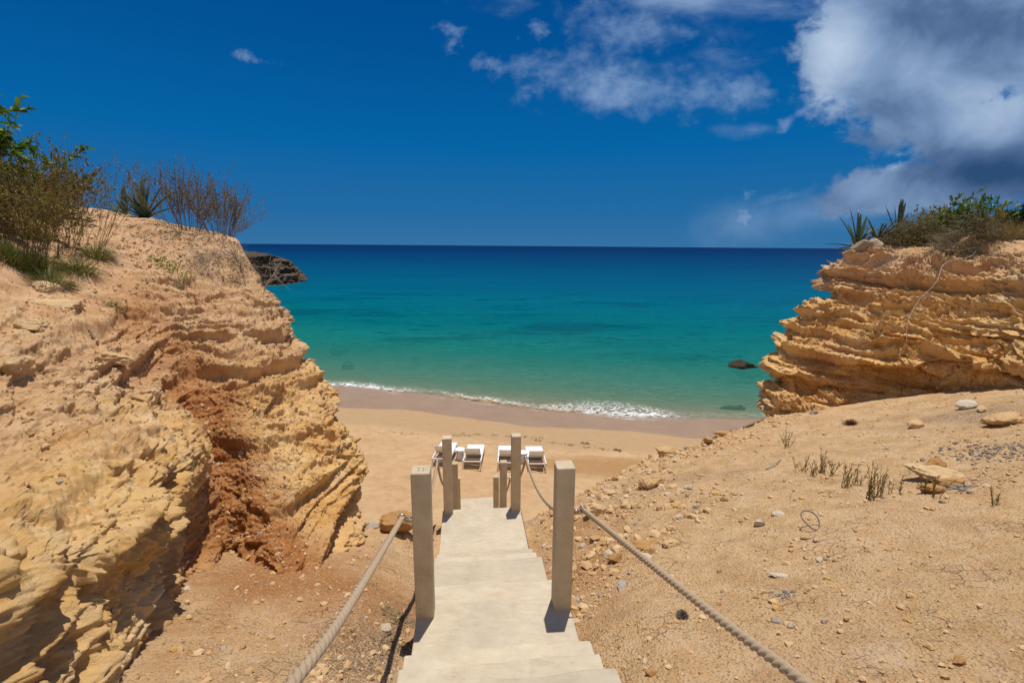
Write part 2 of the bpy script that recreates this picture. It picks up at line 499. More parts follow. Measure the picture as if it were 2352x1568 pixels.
def mat_stone(name, cols, scale=14):
    m, t, b = material(name)
    p = t.pos()
    n = t.noise(p, scale, 6, 0.68)
    base = t.ramp(t.math('ADD', t.math('MULTIPLY', t.objrand(), 0.55), t.math('MULTIPLY', n, 0.45)), [(0.2 + 0.6 * k / max(1, len(cols) - 1), c) for k, c in enumerate(cols)])
    base = t.mix(t.math('MULTIPLY', t.mapr(t.noise(p, scale * 4, 4), 0.55, 0.75), 0.4), base, tuple(0.5 * c for c in cols[0]))
    t.put(b.inputs['Base Color'], base); b.inputs['Roughness'].default_value = 0.93; b.inputs['Specular IOR Level'].default_value = 0.15
    t.put(b.inputs['Normal'], t.bump(t.noise(p, scale * 3, 6, 0.7), 0.8, 0.02))
    return m


def mat_gravel():
    m, t, b = material('gravel')
    p = t.pos()
    c = t.ramp(t.island(), [(0.0, (0.42, 0.235, 0.105)), (0.25, (0.57, 0.36, 0.17)), (0.60, (0.66, 0.44, 0.225)), (0.84, (0.70, 0.51, 0.30)), (0.90, (0.56, 0.33, 0.09)), (0.94, (0.64, 0.53, 0.40)), (0.985, (0.40, 0.34, 0.28)), (1.0, (0.15, 0.12, 0.10))])
    c = t.mix(t.math('MULTIPLY', t.noise(p, 60, 4), 0.35), c, (0.32, 0.19, 0.09))
    t.put(b.inputs['Base Color'], c); b.inputs['Roughness'].default_value = 0.93; b.inputs['Specular IOR Level'].default_value = 0.15
    t.put(b.inputs['Normal'], t.bump(t.noise(p, 90, 4, 0.7), 0.6, 0.008))
    return m


M_ROCK = mat_rock('layered_rock'); M_GROUND = mat_ground(); M_SAND = mat_sand(); M_WATER = mat_water(); M_FOAM = mat_foam()
M_STEP = mat_concrete('stair_concrete', (0.48, 0.39, 0.27), (0.56, 0.47, 0.335), (0.615, 0.53, 0.395))
M_POST = mat_concrete('post_concrete', (0.47, 0.37, 0.235), (0.545, 0.44, 0.295), (0.61, 0.51, 0.36))
M_ROPE = mat_rope()
M_STEEL = mat_plain('polished_steel', (0.62, 0.62, 0.63), 0.22, 0.05, metallic=1.0, spec=0.5)
M_WHITE = mat_plain('white_paint', (0.80, 0.80, 0.79), 0.4, 0.03, spec=0.4)
M_SLING = mat_plain('white_mesh_fabric', (0.82, 0.83, 0.84), 0.7, 0.04, 30, 0.2, 0.15, 300)
M_GREEN = mat_plain('green_plastic', (0.015, 0.12, 0.075), 0.5, 0.1)
M_GREENSTRAP = mat_plain('green_webbing', (0.02, 0.16, 0.11), 0.7, 0.1)
M_TABLE = mat_plain('white_resin', (0.78, 0.77, 0.74), 0.5, 0.05, 5, 0.3, 0.1, 40)
M_STONE = mat_stone('tan_stone', [(0.52, 0.32, 0.14), (0.62, 0.41, 0.205), (0.66, 0.48, 0.275)])
M_PALE = mat_stone('pale_stone', [(0.52, 0.42, 0.29), (0.62, 0.53, 0.40)])
M_GREY = mat_stone('grey_stone', [(0.34, 0.285, 0.23), (0.46, 0.395, 0.325)])
M_BRINK = mat_stone('weathered_stone', [(0.22, 0.16, 0.10), (0.40, 0.31, 0.21)], 7)
M_ORANGE = mat_stone('orange_stone', [(0.38, 0.19, 0.065), (0.54, 0.32, 0.13)])
M_DARKROCK = mat_stone('dark_wet_rock', [(0.035, 0.026, 0.018), (0.085, 0.062, 0.04)], 5)
M_HEAD = mat_stone('headland_rock', [(0.06, 0.042, 0.028), (0.24, 0.16, 0.10)], 0.35)
M_GRAVEL = mat_gravel()
M_TWIG = mat_leaf('dry_twig', [(0.14, 0.085, 0.04), (0.25, 0.165, 0.085), (0.19, 0.15, 0.055)], 0.8, 0)
M_TWIGGREY = mat_leaf('grey_twig', [(0.15, 0.12, 0.09), (0.30, 0.25, 0.20), (0.20, 0.15, 0.10)], 0.85, 0)
M_BONE = mat_leaf('bleached_wood', [(0.36, 0.30, 0.24), (0.46, 0.39, 0.32)], 0.85, 0)
M_SEED = mat_leaf('seed_head', [(0.15, 0.07, 0.025), (0.27, 0.15, 0.05), (0.24, 0.19, 0.04), (0.20, 0.17, 0.03), (0.46, 0.35, 0.23)], 0.8, 0.2)
M_OLIVE = mat_leaf('olive_leaf', [(0.11, 0.13, 0.014), (0.24, 0.22, 0.025), (0.19, 0.12, 0.025), (0.32, 0.29, 0.04)], 0.55, 0.25)
M_LEAF = mat_leaf('green_leaf', [(0.05, 0.11, 0.012), (0.11, 0.20, 0.018), (0.22, 0.30, 0.02)], 0.42, 0.3)
M_YLEAF = mat_leaf('yellow_green_leaf', [(0.10, 0.14, 0.012), (0.24, 0.25, 0.02), (0.30, 0.25, 0.03)], 0.45, 0.3)
M_DLEAF = mat_leaf('dark_green_leaf', [(0.012, 0.045, 0.010), (0.03, 0.085, 0.016)], 0.42, 0.25)
M_AGAVE = mat_leaf('agave_leaf', [(0.020, 0.05, 0.033), (0.05, 0.105, 0.06), (0.075, 0.13, 0.07)], 0.4, 0.05)
M_AGAVE2 = mat_leaf('agave_leaf_olive', [(0.025, 0.045, 0.016), (0.06, 0.085, 0.03), (0.09, 0.10, 0.035)], 0.4, 0.05)
M_GRASS = mat_leaf('grass_blade', [(0.05, 0.085, 0.012), (0.12, 0.16, 0.02), (0.20, 0.18, 0.035), (0.28, 0.20, 0.08)], 0.55, 0.25)
M_DRYGRASS = mat_leaf('dry_grass', [(0.17, 0.11, 0.035), (0.30, 0.20, 0.075), (0.13, 0.12, 0.03)], 0.6, 0.2)
M_SPRIG = mat_leaf('sprig', [(0.17, 0.145, 0.035), (0.25, 0.20, 0.05), (0.36, 0.20, 0.07)], 0.6, 0.15)
M_WEED = mat_leaf('sea_wrack', [(0.10, 0.055, 0.022), (0.20, 0.115, 0.045)], 0.85, 0)
M_RUST = mat_leaf('rust_brown_fibre', [(0.10, 0.032, 0.015), (0.18, 0.07, 0.03)], 0.85, 0)

# ------------------------------------------------------------------ ground
EDGE = np.array([(-9, 6.2), (-5, 6.0), (-3, 5.7), (-1.9, 5.35), (-1.2, 5.75), (0.3, 5.95), (0.75, 6.3), (1.15, 6.75), (2.45, 8.05), (3.65, 8.6), (5.15, 9.7), (5.8, 10.2), (8, 12.5), (14, 15)])


SEDGES = [(-2.6, -1.63), (-1.45, -1.63), (-1.20, -1.80), (-0.95, -1.97), (-0.70, -2.136), (-0.44, -2.30), (0.13, -2.47), (0.42, -2.637), (0.73, -2.804), (1.26, -2.97), (1.57, -3.14), (1.875, -3.31), (3.02, -3.475)]
_l, _z = 3.02, -3.475
while _z > -6.3:
    _l += 0.262; _z -= 0.172
    if abs(_l - 5.15) < 0.13 or abs(_l - 7.25) < 0.13: _l += 0.12
    SEDGES.append((_l, _z))
SEDGES.append((_l + 1.0, _z - 0.17))
ENV_L = np.array([e[0] for e in SEDGES[:-1]]); ENV_Z = np.array([e[1] for e in SEDGES[1:]])


def beach_s(x, y): return y + 0.194 * x


BS = np.array([0, 8, 10.5, 14.2, 16.2, 18, 20.8, 24.8, 30, 40, 60, 120]); BZ = np.array([2.9, 2.25, 1.95, 1.38, 1.06, 0.86, 0.55, 0.0, -0.62, -1.5, -2.8, -6.0])


def beach_z(x, y, detail=True):
    x = np.asarray(x, float); y = np.asarray(y, float)
    s = beach_s(x, y) + 0.9 * np.sin(x * 0.22 + 0.6) - 0.35
    z = np.interp(s, BS, BZ)
    # soften the kinks
    z = (z + np.interp(s - 0.7, BS, BZ) + np.interp(s + 0.7, BS, BZ)) / 3
    if detail:
        p = np.stack([x, y, 0 * x], 1)
        dry = 1 - sstep(16.8, 18.3, s)
        z = z + dry * (0.075 * fbm(p * 0.9, 4) + 0.055 * fbm(p * 2.9 + 4, 3) - 0.04 * sstep(0.3, 0.7, fbm(p * 4.2 + 9, 2)))
        z = z + (1 - dry) * 0.012 * fbm(p * 0.5, 2)
    return z


def ground_z(x, y, detail=True):
    x = np.asarray(x, float); y = np.asarray(y, float)
    zr = -1.77 + 0.21 * x - 0.31 * y
    zl = -1.38 - 0.40 * y + 0.05 * np.abs(x)
    cx = -0.1 - 0.094 * (y - 2.8)
    w = sstep(-0.45, 0.45, x - cx)
    z = zl * (1 - w) + zr * w
    under = np.exp(-((x - cx) / 0.60) ** 8)                      # lowered beneath the stairs
    ey = np.interp(x, EDGE[:, 0], EDGE[:, 1])
    q = y - ey
    soft = 0.18
    drop = soft * np.log1p(np.exp(np.clip(q / soft, -30, 30)))
    steep = 0.62 + 0.35 * sstep(0.6, 2.0, np.abs(x - cx))
    z = z - steep * drop
    lq = (y - 2.795) / 0.9956
    env = np.interp(lq, ENV_L, ENV_Z)
    lim = env - 0.05 - 0.30 * (np.abs(x - cx) < 0.50) + np.where(np.abs(x - cx) > 0.60, 0.55 * (np.abs(x - cx) - 0.60), 0)
    lim = np.where(lq < 8.6, lim, 99.0)
    k_ = 0.03
    z = np.where(z > lim + 0.15, lim, z - k_ * np.log1p(np.exp(np.clip((z - lim) / k_, -30, 30))))
    if detail:
        p = np.stack([x, y, 0 * x], 1)
        near = sstep(-1.6, -0.1, q) * (1 - sstep(1.5, 3, q))
        near = np.maximum(near, 0.75 * sstep(-3.6, -1.2, q) * (x > 0.3) * (1 - sstep(1.6, 3.0, x - cx)) * (1 - sstep(1.5, 3, q)))
        rub = near * sstep(0.55, 0.9, np.abs(x - cx))
        z = z + 0.060 * fbm(p * 0.8, 3) + 0.022 * fbm(p * 3.0 + 5, 4)
        lump = fbm(p * 7.5 + 2, 3)
        z = z + (1 - under) * (0.010 + 0.040 * rub + 0.012 * sstep(0.05, 0.35, fbm(p * 0.9 + 21, 2))) * lump
        f1, f2, idc = worley(p * 5.0 + np.array([0, 0, 0.4]))
        z = z + rub * (1 - under) * 0.13 * np.clip(0.55 - f1, 0, 1) * (idc > 0.35)
        f1, f2, idc = worley(p * 12.0 + np.array([3, 0, 0.4]))
        z = z + (0.3 + rub) * (1 - under) * 0.035 * np.clip(0.5 - f1, 0, 1) * (idc > 0.5)
        z = z + (1 - under) * 0.009 * fbm(p * 22, 4, 0.6)
    return z + CZ


NA, ND = 680, 640
aa = np.radians(np.linspace(-80, 84, NA)); dd = np.exp(np.linspace(math.log(0.55), math.log(19), ND))
A_, D_ = np.meshgrid(aa, dd, indexing='ij')
gx = (D_ * np.sin(A_)).ravel(); gy = (-0.35 + D_ * np.cos(A_)).ravel()
gz = np.maximum(ground_z(gx, gy), beach_z(gx, gy, False) - 1.2)
me = mesh_np('ground', np.stack([gx, gy, gz], 1), grid_faces(NA, ND)[:, ::-1])
pg = np.stack([gx, gy, gz * 0], 1)
nz = fbm(pg * 1.3 + 3, 4)
red = np.exp(-(((gx + 1.75) / 0.85) ** 2 + ((gy - 3.35) / 0.7) ** 2)) * 1.1 + 0.75 * np.exp(-(((gx - 0.55) / 0.5) ** 2 + ((gy - 4.2) / 0.9) ** 2)) + 0.5 * np.exp(-(((gx + 0.9) / 0.3) ** 2 + ((gy - 2.9) / 0.45) ** 2))
red = np.clip(red + nz * 0.7 * (red > 0.05), 0, 1)
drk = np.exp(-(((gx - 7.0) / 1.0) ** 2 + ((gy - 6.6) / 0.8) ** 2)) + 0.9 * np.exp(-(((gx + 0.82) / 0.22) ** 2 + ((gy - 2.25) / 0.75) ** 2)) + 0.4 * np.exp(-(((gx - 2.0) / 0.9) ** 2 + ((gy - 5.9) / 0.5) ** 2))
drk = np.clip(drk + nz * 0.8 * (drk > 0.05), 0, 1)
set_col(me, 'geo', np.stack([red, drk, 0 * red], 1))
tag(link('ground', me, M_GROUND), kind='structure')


# ------------------------------------------------------------------ cliffs
def catmull(P, n):
    """P (k,m,3) control rows -> n samples along axis 0 (clamped uniform Catmull-Rom)"""
    k = P.shape[0]
    Q = np.concatenate([2 * P[:1] - P[1:2], P, 2 * P[-1:] - P[-2:-1]])
    t = np.linspace(0, k - 1, n); i = np.minimum(t.astype(int), k - 2); f = (t - i)[:, None, None]
    p0, p1, p2, p3 = Q[i], Q[i + 1], Q[i + 2], Q[i + 3]
    return 0.5 * (2 * p1 + (p2 - p0) * f + (2 * p0 - 5 * p1 + 4 * p2 - p3) * f ** 2 + (3 * p1 - p0 - 3 * p2 + p3) * f ** 3)


def resample(ctrl, cs, rs):
    """ctrl (cols, rows, 3); cs / rs = number of samples between successive control columns / rows"""
    def axis(P, counts):
        ts = np.concatenate([np.linspace(k, k + 1, c, endpoint=False) for k, c in enumerate(counts)] + [[len(counts)]])
        k = P.shape[0]
        Q = np.concatenate([2 * P[:1] - P[1:2], P, 2 * P[-1:] - P[-2:-1]])
        i = np.minimum(ts.astype(int), k - 2); f = (ts - i)[:, None, None]
        p0, p1, p2, p3 = Q[i], Q[i + 1], Q[i + 2], Q[i + 3]
        return 0.5 * (2 * p1 + (p2 - p0) * f + (2 * p0 - 5 * p1 + 4 * p2 - p3) * f ** 2 + (3 * p1 - p0 - 3 * p2 + p3) * f ** 3), ts
    S, tc = axis(ctrl, cs)
    S, tr = axis(S.transpose(1, 0, 2), rs)
    return S.transpose(1, 0, 2), tc, tr


_lt = np.random.default_rng(21).uniform(0.18, 0.46, 60)
LAY = np.concatenate([[0], np.cumsum(_lt)]) - 1.0
_lt2 = np.random.default_rng(24).uniform(0.05, 0.13, 260)
LAY2 = np.concatenate([[0], np.cumsum(_lt2)]) - 1.0
LH2 = np.random.default_rng(25).uniform(0, 1, 261)
LH = np.random.default_rng(22).uniform(0, 1, 161)


def cliff(name, ctrl, cs, rs, amp, soil_rows, sign, red_fn=None, soft=None, seed=0.0, lf=1.0):
    S, tc, tr = resample(ctrl, cs, rs)
    nu, nv, _ = S.shape
    du = np.gradient(S, axis=0); dv = np.gradient(S, axis=1)
    N = np.cross(du, dv); N /= np.linalg.norm(N, axis=2)[..., None] + 1e-9
    N *= sign
    P = S.reshape(-1, 3); Nn = N.reshape(-1, 3)
    TC, TR = np.meshgrid(tc, tr, indexing='ij'); TC = TC.ravel(); TR = TR.ravel()
    soil = sstep(soil_rows[0], soil_rows[1], TR + 0.9 * fbm(P * 0.9 + seed, 3))
    redm = np.zeros(len(P)) if red_fn is None else np.clip(red_fn(TC, TR, P), 0, 1)
    rock = 1 - soil
    # displacement direction: mostly outward, flattened on the rock faces so that beds overhang
    H = Nn.copy(); H[:, 2] *= 0.75; H /= np.linalg.norm(H, axis=1)[:, None] + 1e-9
    Dn = H * rock[:, None] + Nn * soil[:, None]; Dn /= np.linalg.norm(Dn, axis=1)[:, None] + 1e-9
    zz = P[:, 2] / lf + 0.16 * fbm(P * np.array([0.5, 0.5, 0.4]) + seed, 3) + 0.05 * fbm(P * 2.2 + seed, 3) + 0.05 * P[:, 0]
    def beds(lay, thick, hsh, fq, k):
        li = np.clip(np.searchsorted(lay, zz) - 1, 0, len(thick) - 1); fr = (zz - lay[li]) / thick[li]
        a = 0.55 + 1.1 * perlin(np.stack([P[:, 0] * fq / lf + li * 3.1, P[:, 1] * fq / lf - li * 1.7, li * 0.77 + seed + k], 1)) + 0.7 * (hsh[li] - 0.5)
        prof = sstep(0.0, 0.62, fr) * (1 - sstep(0.74, 1.0, fr))
        return li, np.clip(a, 0.0, 2.0) * prof
    li, bed1 = beds(LAY, _lt, LH, 0.75 if lf < 1.2 else 1.35, 0.0)
    li2, bed2 = beds(LAY2, _lt2, LH2, 1.6, 40.0)
    wob = 0.35 * np.stack([fbm(P * 1.7 + 3, 2), fbm(P * 1.7 + 13, 2), fbm(P * 1.7 + 23, 2)], 1)
    pw = P / lf * np.array([2.4, 2.4, 4.2]) + wob + seed * 2
    g1, g2, gid = worley(pw)
    pil = np.sqrt(np.clip(1 - (g1 / 0.85) ** 2, 0, 1)) * 0.9
    crack = 1 - sstep(0.0, 0.10, g2 - g1)
    g1, g2, gid2 = worley(P / lf * np.array([6.5, 6.5, 10.5]) + 1.2 * wob + seed)
    pil2 = np.sqrt(np.clip(1 - (g1 / 0.9) ** 2, 0, 1)) * 0.8
    f1b, f2b, idb = worley(P * np.array([17, 17, 24.0]) + wob)
    pil3 = np.clip(0.62 - f1b, 0, 1) * 0.75
    nl = bed1 - 0.5
    big = fbm(P * np.array([0.75, 0.75, 1.4]) + seed + 31, 3)
    rough = 0.40 * fbm(P * 5 + 3, 5, 0.6) + 0.25 * (ridged(P * 9 + 8, 3) - 0.5)
    fine = fbm(P * 30 + 1, 3, 0.6)
    redsoft = 1 - 0.55 * redm
    # blocks: cells of rock broken along joints, each set forward or back
    w1, w2, b1 = soft_cells(P / lf * np.array([2.6, 2.6, 4.2]) + 0.6 * wob + seed * 3, 34.0)
    w3, w4, b2 = soft_cells(P / lf * np.array([7.0, 7.0, 9.5]) + 1.5 * wob + seed, 26.0)
    w5, w6, b3 = soft_cells(P * np.array([19, 19, 22.0]) + 2 * wob, 20.0)
    joint = 1 - sstep(0.0, 0.07, w2 - w1)
    blk = 1.15 * (b1 - 0.5) + 0.48 * (b2 - 0.5) + 0.26 * (b3 - 0.5) - 0.35 * joint - 0.16 * (1 - sstep(0, 0.10, w4 - w3))
    pat = 0.45 + 0.75 * sstep(-0.15, 0.25, fbm(P * 0.9 + 77, 3))
    d = amp * (rock * redsoft * ((1.45 if lf < 1.2 else 1.2) * bed1 - 0.65 + 0.50 * bed2 + pat * (0.78 if lf < 1.2 else 1.05) * blk + 0.22 * (pil - 0.55) + 0.16 * (pil2 - 0.4)) + (0.35 + 0.65 * rock) * rough * 0.50 + rock * 1.0 * big)
    d += (0.35 + 0.65 * rock) * (0.026 * pil3 + 0.046 * fbm(P * 8 + 5, 6, 0.64) + 0.014 * (ridged(P * 24, 2) - 0.5))
    d += soil * amp * (0.5 * fbm(P * 1.3 + 2, 3) + 0.15 * np.clip(0.45 - f1b, 0, 1) * (idb > 0.6))
    d += redm * amp * 0.5 * (perlin(np.stack([P[:, 0] * 4, P[:, 1] * 4, P[:, 2] * 0.7], 1)))
    d += 0.006 * fine
    if soft is not None: d *= soft(TC, TR)
    P = P + Dn * d[:, None]
    me = mesh_np(name, P, grid_faces(nu, nv) if sign > 0 else grid_faces(nu, nv)[:, ::-1])
    set_col(me, 'geo', np.stack([redm, LH2[(li2 * 7) % 260] * 0.4 + LH[(li * 7) % 160] * 0.4 + 0.2 * np.clip(nl + 0.5, 0, 1), np.clip(np.maximum(soil * 0.9, 0.72 * sstep(soil_rows[0] - 3.4, soil_rows[0] - 0.6, TR + 1.6 * fbm(P * 0.8 + 17, 3))), 0, 1)], 1))
    return me, P.reshape(nu, nv, 3)


def pix(rows, dx=0): return [W(r[0] + dx, r[1], r[2]) for r in rows]


def rel(rows): return [np.array([x, y, z + CZ]) for x, y, z in rows]


Lc = []
Lc.append(rel([(-1.25, -1.2, -1.9), (-1.5, -1.2, -1.0), (-1.62, -1.2, -.6), (-1.75, -1.2, -.35), (-2.1, -1.2, -.15), (-2.5, -1.2, 0), (-3, -1.1, .1), (-3.6, -1, .2), (-4.6, -.8, .35), (-6, -.6, .55), (-8, -.5, .8), (-12, -.5, .7)]))
Lc.append(pix([(150, 1900, 1.75), (60, 1750, 1.7), (0, 1560, 1.7), (-60, 1400, 1.65), (-120, 1280, 1.75), (-200, 1180, 1.9), (-250, 1080, 2.1), (-290, 980, 2.4), (-330, 850, 2.9), (-350, 700, 3.6), (-380, 480, 6), (-500, 430, 10)]))
Lc.append(pix([(270, 1700, 2.25), (241, 1564, 2.21), (190, 1400, 2.25), (170, 1280, 2.12), (110, 1180, 2.3), (30, 1080, 2.6), (-30, 980, 2.9), (-60, 880, 3.2), (-80, 760, 3.8), (-90, 640, 4.8), (-90, 480, 7), (-200, 440, 11)]))
Lc.append(pix([(385, 1560, 2.85), (359, 1440, 2.79), (340, 1310, 2.92), (345, 1180, 2.78), (290, 1080, 2.95), (200, 980, 3.4), (160, 900, 3.8), (120, 820, 4.2), (90, 720, 5), (80, 620, 6.2), (80, 480, 8.5), (20, 470, 13)]))
Lc.append(pix([(455, 1420, 3.75), (432, 1322, 3.7), (425, 1200, 4.0), (432, 1090, 3.92), (400, 1010, 4.1), (350, 920, 4.6), (320, 840, 5.0), (280, 760, 5.4), (220, 670, 6.2), (200, 580, 7.3), (190, 482, 9.2), (150, 480, 14)]))
Lc.append(pix([(560, 1380, 4.35), (540, 1275, 4.35), (515, 1180, 4.55), (490, 1080, 4.80), (468, 980, 5.05), (445, 890, 5.40), (405, 810, 5.9), (365, 740, 6.25), (325, 660, 7), (300, 570, 8), (280, 492, 9.4), (250, 490, 14)]))
Lc.append(pix([(680, 1420, 3.85), (650, 1310, 3.95), (625, 1190, 4.4), (605, 1070, 4.8), (585, 980, 5.15), (560, 885, 5.6), (520, 800, 6.1), (470, 720, 6.6), (420, 640, 7.3), (385, 570, 8.2), (350, 506, 9.4), (330, 505, 14)]))
Lc.append(pix([(790, 1400, 4.3), (765, 1300, 4.35), (745, 1190, 4.75), (722, 1085, 5.1), (695, 1000, 5.45), (655, 905, 5.9), (600, 805, 6.4), (540, 705, 7), (500, 625, 7.7), (470, 568, 8.4), (440, 526, 9.4), (420, 524, 14)]))
sil = pix([(812, 1216, 5.45), (814, 1130, 5.7), (797, 1030, 5.95), (764, 965, 6.2), (741, 885, 6.55), (688, 800, 7.0), (638, 715, 7.5), (598, 645, 8.0), (558, 578, 8.7), (541, 548, 9.3), (520, 546, 14)])
Lc.append([sil[0] + np.array([0.15, 0.1, -0.8])] + sil)
for off, zb in (((-0.9, 1.1, -0.25), 2.0), ((-3.2, 2.6, -0.8), 1.8), ((-8, 4.5, -0.5), 1.5)):
    c = [q + np.array(off) for q in sil]
    b0 = c[0].copy(); b0[2] = zb
    Lc.append([b0] + c)
Lc = np.array(Lc)


def red_left(tc, tr, P):
    cen = 5.15 - 0.06 * (tr - 4)
    w = 0.78 + 0.14 * np.sin(tr * 1.3)
    w = w * (1.0 + 0.5 * (1 - sstep(2.0, 5.0, tr)))
    r = np.exp(-((tc - cen) / w) ** 2) * (1 - 0.75 * sstep(4.5, 7.0, tr)) * (1 - sstep(7.0, 9.0, tr)) * 1.1
    r += 0.8 * np.exp(-((tc - 4.5) / 0.5) ** 2 - ((tr - 7.2) / 1.0) ** 2) * 0.6
    r += 0.55 * np.exp(-((tc - 6.1) / 0.6) ** 2 - ((tr - 1.2) / 0.8) ** 2)
    return r + 0.5 * fbm(P * 1.7 + 40, 4) * (r > 0.06)


meL, GL = cliff('cliff', Lc, [8, 40, 70, 80, 80, 85, 85, 75, 26, 14, 8], [18, 55, 55, 48, 55, 55, 55, 50, 45, 40, 14], 0.150, (7.0, 8.8), -1, red_left, lambda tc, tr: (sstep(0, 1.0, tr) * 0.75 + 0.25) * (0.80 + 0.20 * sstep(2.0, 4.5, tc)), 0.0)
tag(link('cliff', meL, M_ROCK), kind='structure')

RP = [
    [(1748, 954, 10.6), (1766, 909, 10.7), (1786, 885, 10.85), (1768, 850, 10.8), (1776, 800, 11.0), (1808, 764, 11.2), (1836, 716, 11.4), (1897, 680, 11.6), (1886, 636, 11.7), (1908, 599, 12), (1960, 570, 12.3)],
    [(1816, 940, 10.3), (1830, 900, 10.5), (1850, 870, 10.6), (1860, 840, 10.6), (1870, 800, 10.7), (1900, 765, 10.9), (1930, 720, 11.2), (1962, 685, 11.4), (1972, 640, 11.5), (1988, 602, 11.7), (2020, 564, 12.1)],
    [(1921, 926, 10.1), (1925, 890, 10.2), (1930, 860, 10.2), (1940, 835, 10.1), (1950, 800, 10.2), (1980, 760, 10.4), (2010, 720, 10.6), (2030, 680, 10.8), (2050, 640, 11), (2065, 602, 11.4), (2090, 562, 12)],
    [(2050, 902, 9.9), (2050, 870, 9.95), (2055, 845, 9.8), (2060, 820, 9.8), (2065, 790, 9.95), (2085, 755, 10.0), (2105, 720, 10.2), (2120, 680, 10.4), (2130, 640, 10.6), (2140, 602, 11.0), (2160, 562, 11.6)],
    [(2200, 890, 9.2), (2200, 862, 9.3), (2200, 840, 9.1), (2205, 815, 9.1), (2210, 785, 9.3), (2220, 750, 9.3), (2230, 715, 9.5), (2240, 675, 9.7), (2250, 635, 9.9), (2255, 602, 10.4), (2260, 564, 11)],
    [(2352, 895, 8.3), (2352, 870, 8.4), (2354, 848, 8.2), (2356, 815, 8.2), (2358, 785, 8.4), (2360, 750, 8.4), (2362, 715, 8.6), (2364, 675, 8.8), (2366, 635, 9.0), (2368, 602, 9.4), (2370, 564, 10.1)],
    [(2560, 900, 7.0), (2560, 870, 7.1), (2562, 845, 7.0), (2565, 810, 7.0), (2568, 780, 7.2), (2570, 745, 7.2), (2572, 710, 7.4), (2574, 670, 7.6), (2576, 630, 7.8), (2578, 596, 8.2), (2580, 560, 8.8)],
    [(2900, 905, 5.2), (2900, 870, 5.3), (2902, 840, 5.2), (2905, 800, 5.2), (2908, 770, 5.4), (2910, 735, 5.4), (2912, 700, 5.6), (2914, 660, 5.8), (2916, 620, 6.0), (2918, 586, 6.4), (2920, 550, 7.0)]]
Rc = []
silr = pix(RP[0], 20)


def rcol(pts, b, inland):
    e = pts[-1]
    return [b] + pts + [e + np.array(inland) * 1.6 + np.array([0, 0, 0.10]), e + np.array(inland) * 8 + np.array([0, 0, 0.35])]


for off, zb in (((6, 4.5, -0.5), 1.2), ((2.2, 2.4, -0.5), 1.4), ((0.5, 0.9, -0.15), 1.6)):
    c = [q + np.array(off) for q in silr]
    b0 = c[0].copy(); b0[2] = zb
    Rc.append(rcol(c, b0, (1.0, 0.3, 0)))
inl = [(0.95, 0.3, 0), (0.8, 0.6, 0), (0.75, 0.66, 0), (0.72, 0.7, 0), (0.8, 0.6, 0), (0.85, 0.5, 0), (0.95, 0.3, 0), (1, 0.1, 0)]
for k, col in enumerate(RP):
    pts = pix(col, max(0, 20 - 7 * k))
    b0 = pts[0] + (np.array([0.0, -0.25, -0.6]) if k else np.array([-0.1, 0.2, -1.6]))
    Rc.append(rcol(pts, b0, inl[k]))
Rc = np.array(Rc)


def red_right(tc, tr, P):
    r = 0.5 * np.exp(-((tc - 4.3) / 0.8) ** 2 - ((tr - 3.5) / 3.2) ** 2)
    return r + 0.5 * fbm(P * 1.1 + 60, 4) * (r > 0.05)


meR, GR = cliff('cliff', Rc, [6, 12, 26, 95, 95, 95, 95, 95, 40, 12], [14] + [42] * 10 + [30, 10], 0.24, (10.4, 11.6), -1, red_right, lambda tc, tr: 0.3 + 0.7 * sstep(0.0, 1.2, tr), 5.3, 1.5)
o = tag(link('cliff', meR, M_ROCK), kind='structure')


def bvh_of(me):
    n = len(me.vertices); V = np.empty(n * 3, np.float32); me.vertices.foreach_get('co', V)
    m = len(me.polygons); I = np.empty(m * 4, np.int32); me.loops.foreach_get('vertex_index', I)
    return BVHTree.FromPolygons(V.reshape(-1, 3).tolist(), I.reshape(-1, 4).tolist())


BL, BR = bvh_of(meL), bvh_of(meR)
CAMP = Vector((0, 0, CZ))


def hit(px, py, which='any'):
    """where the line of sight through a picture point meets the terrain"""
    d = Vector(ray(px, py)).normalized()
    best = None
    for b in ((BL,) if which == 'L' else (BR,) if which == 'R' else (BL, BR)):
        loc, nrm, i, dist = b.ray_cast(CAMP, d)
        if loc is not None and (best is None or dist < best[2]): best = (np.array(loc), np.array(nrm), dist)
    if which in ('any', 'G'):
        ts = 0.8 * (22 / 0.8) ** np.linspace(0, 1, 360)
        pts = np.array(d)[None, :] * ts[:, None]
        gzv = ground_z(pts[:, 0], pts[:, 1])
        below = np.where(pts[:, 2] + CZ < gzv)[0]
        if len(below):
            k = below[0]
            lo, hi_ = ts[max(k - 1, 0)], ts[k]
            for _ in range(7):
                mid = (lo + hi_) / 2; q = np.array(d) * mid
                if q[2] + CZ < ground_z(q[:1], q[1:2])[0]: hi_ = mid
                else: lo = mid
            q = np.array(d) * hi_ + np.array([0, 0, CZ])
            if best is None or hi_ < best[2]: best = (q, np.array([0, 0, 1.0]), hi_)
    return best


def drop(x, y, z0=20.0):
    """highest solid point of the cliffs or ground under (x, y)"""
    z = float(ground_z(np.array([x]), np.array([y]), False)[0])
    for b in (BL, BR):
        loc, nrm, i, dist = b.ray_cast(Vector((x, y, z0)), Vector((0, 0, -1)))
        if loc is not None and loc.z > z: z = loc.z
    return z


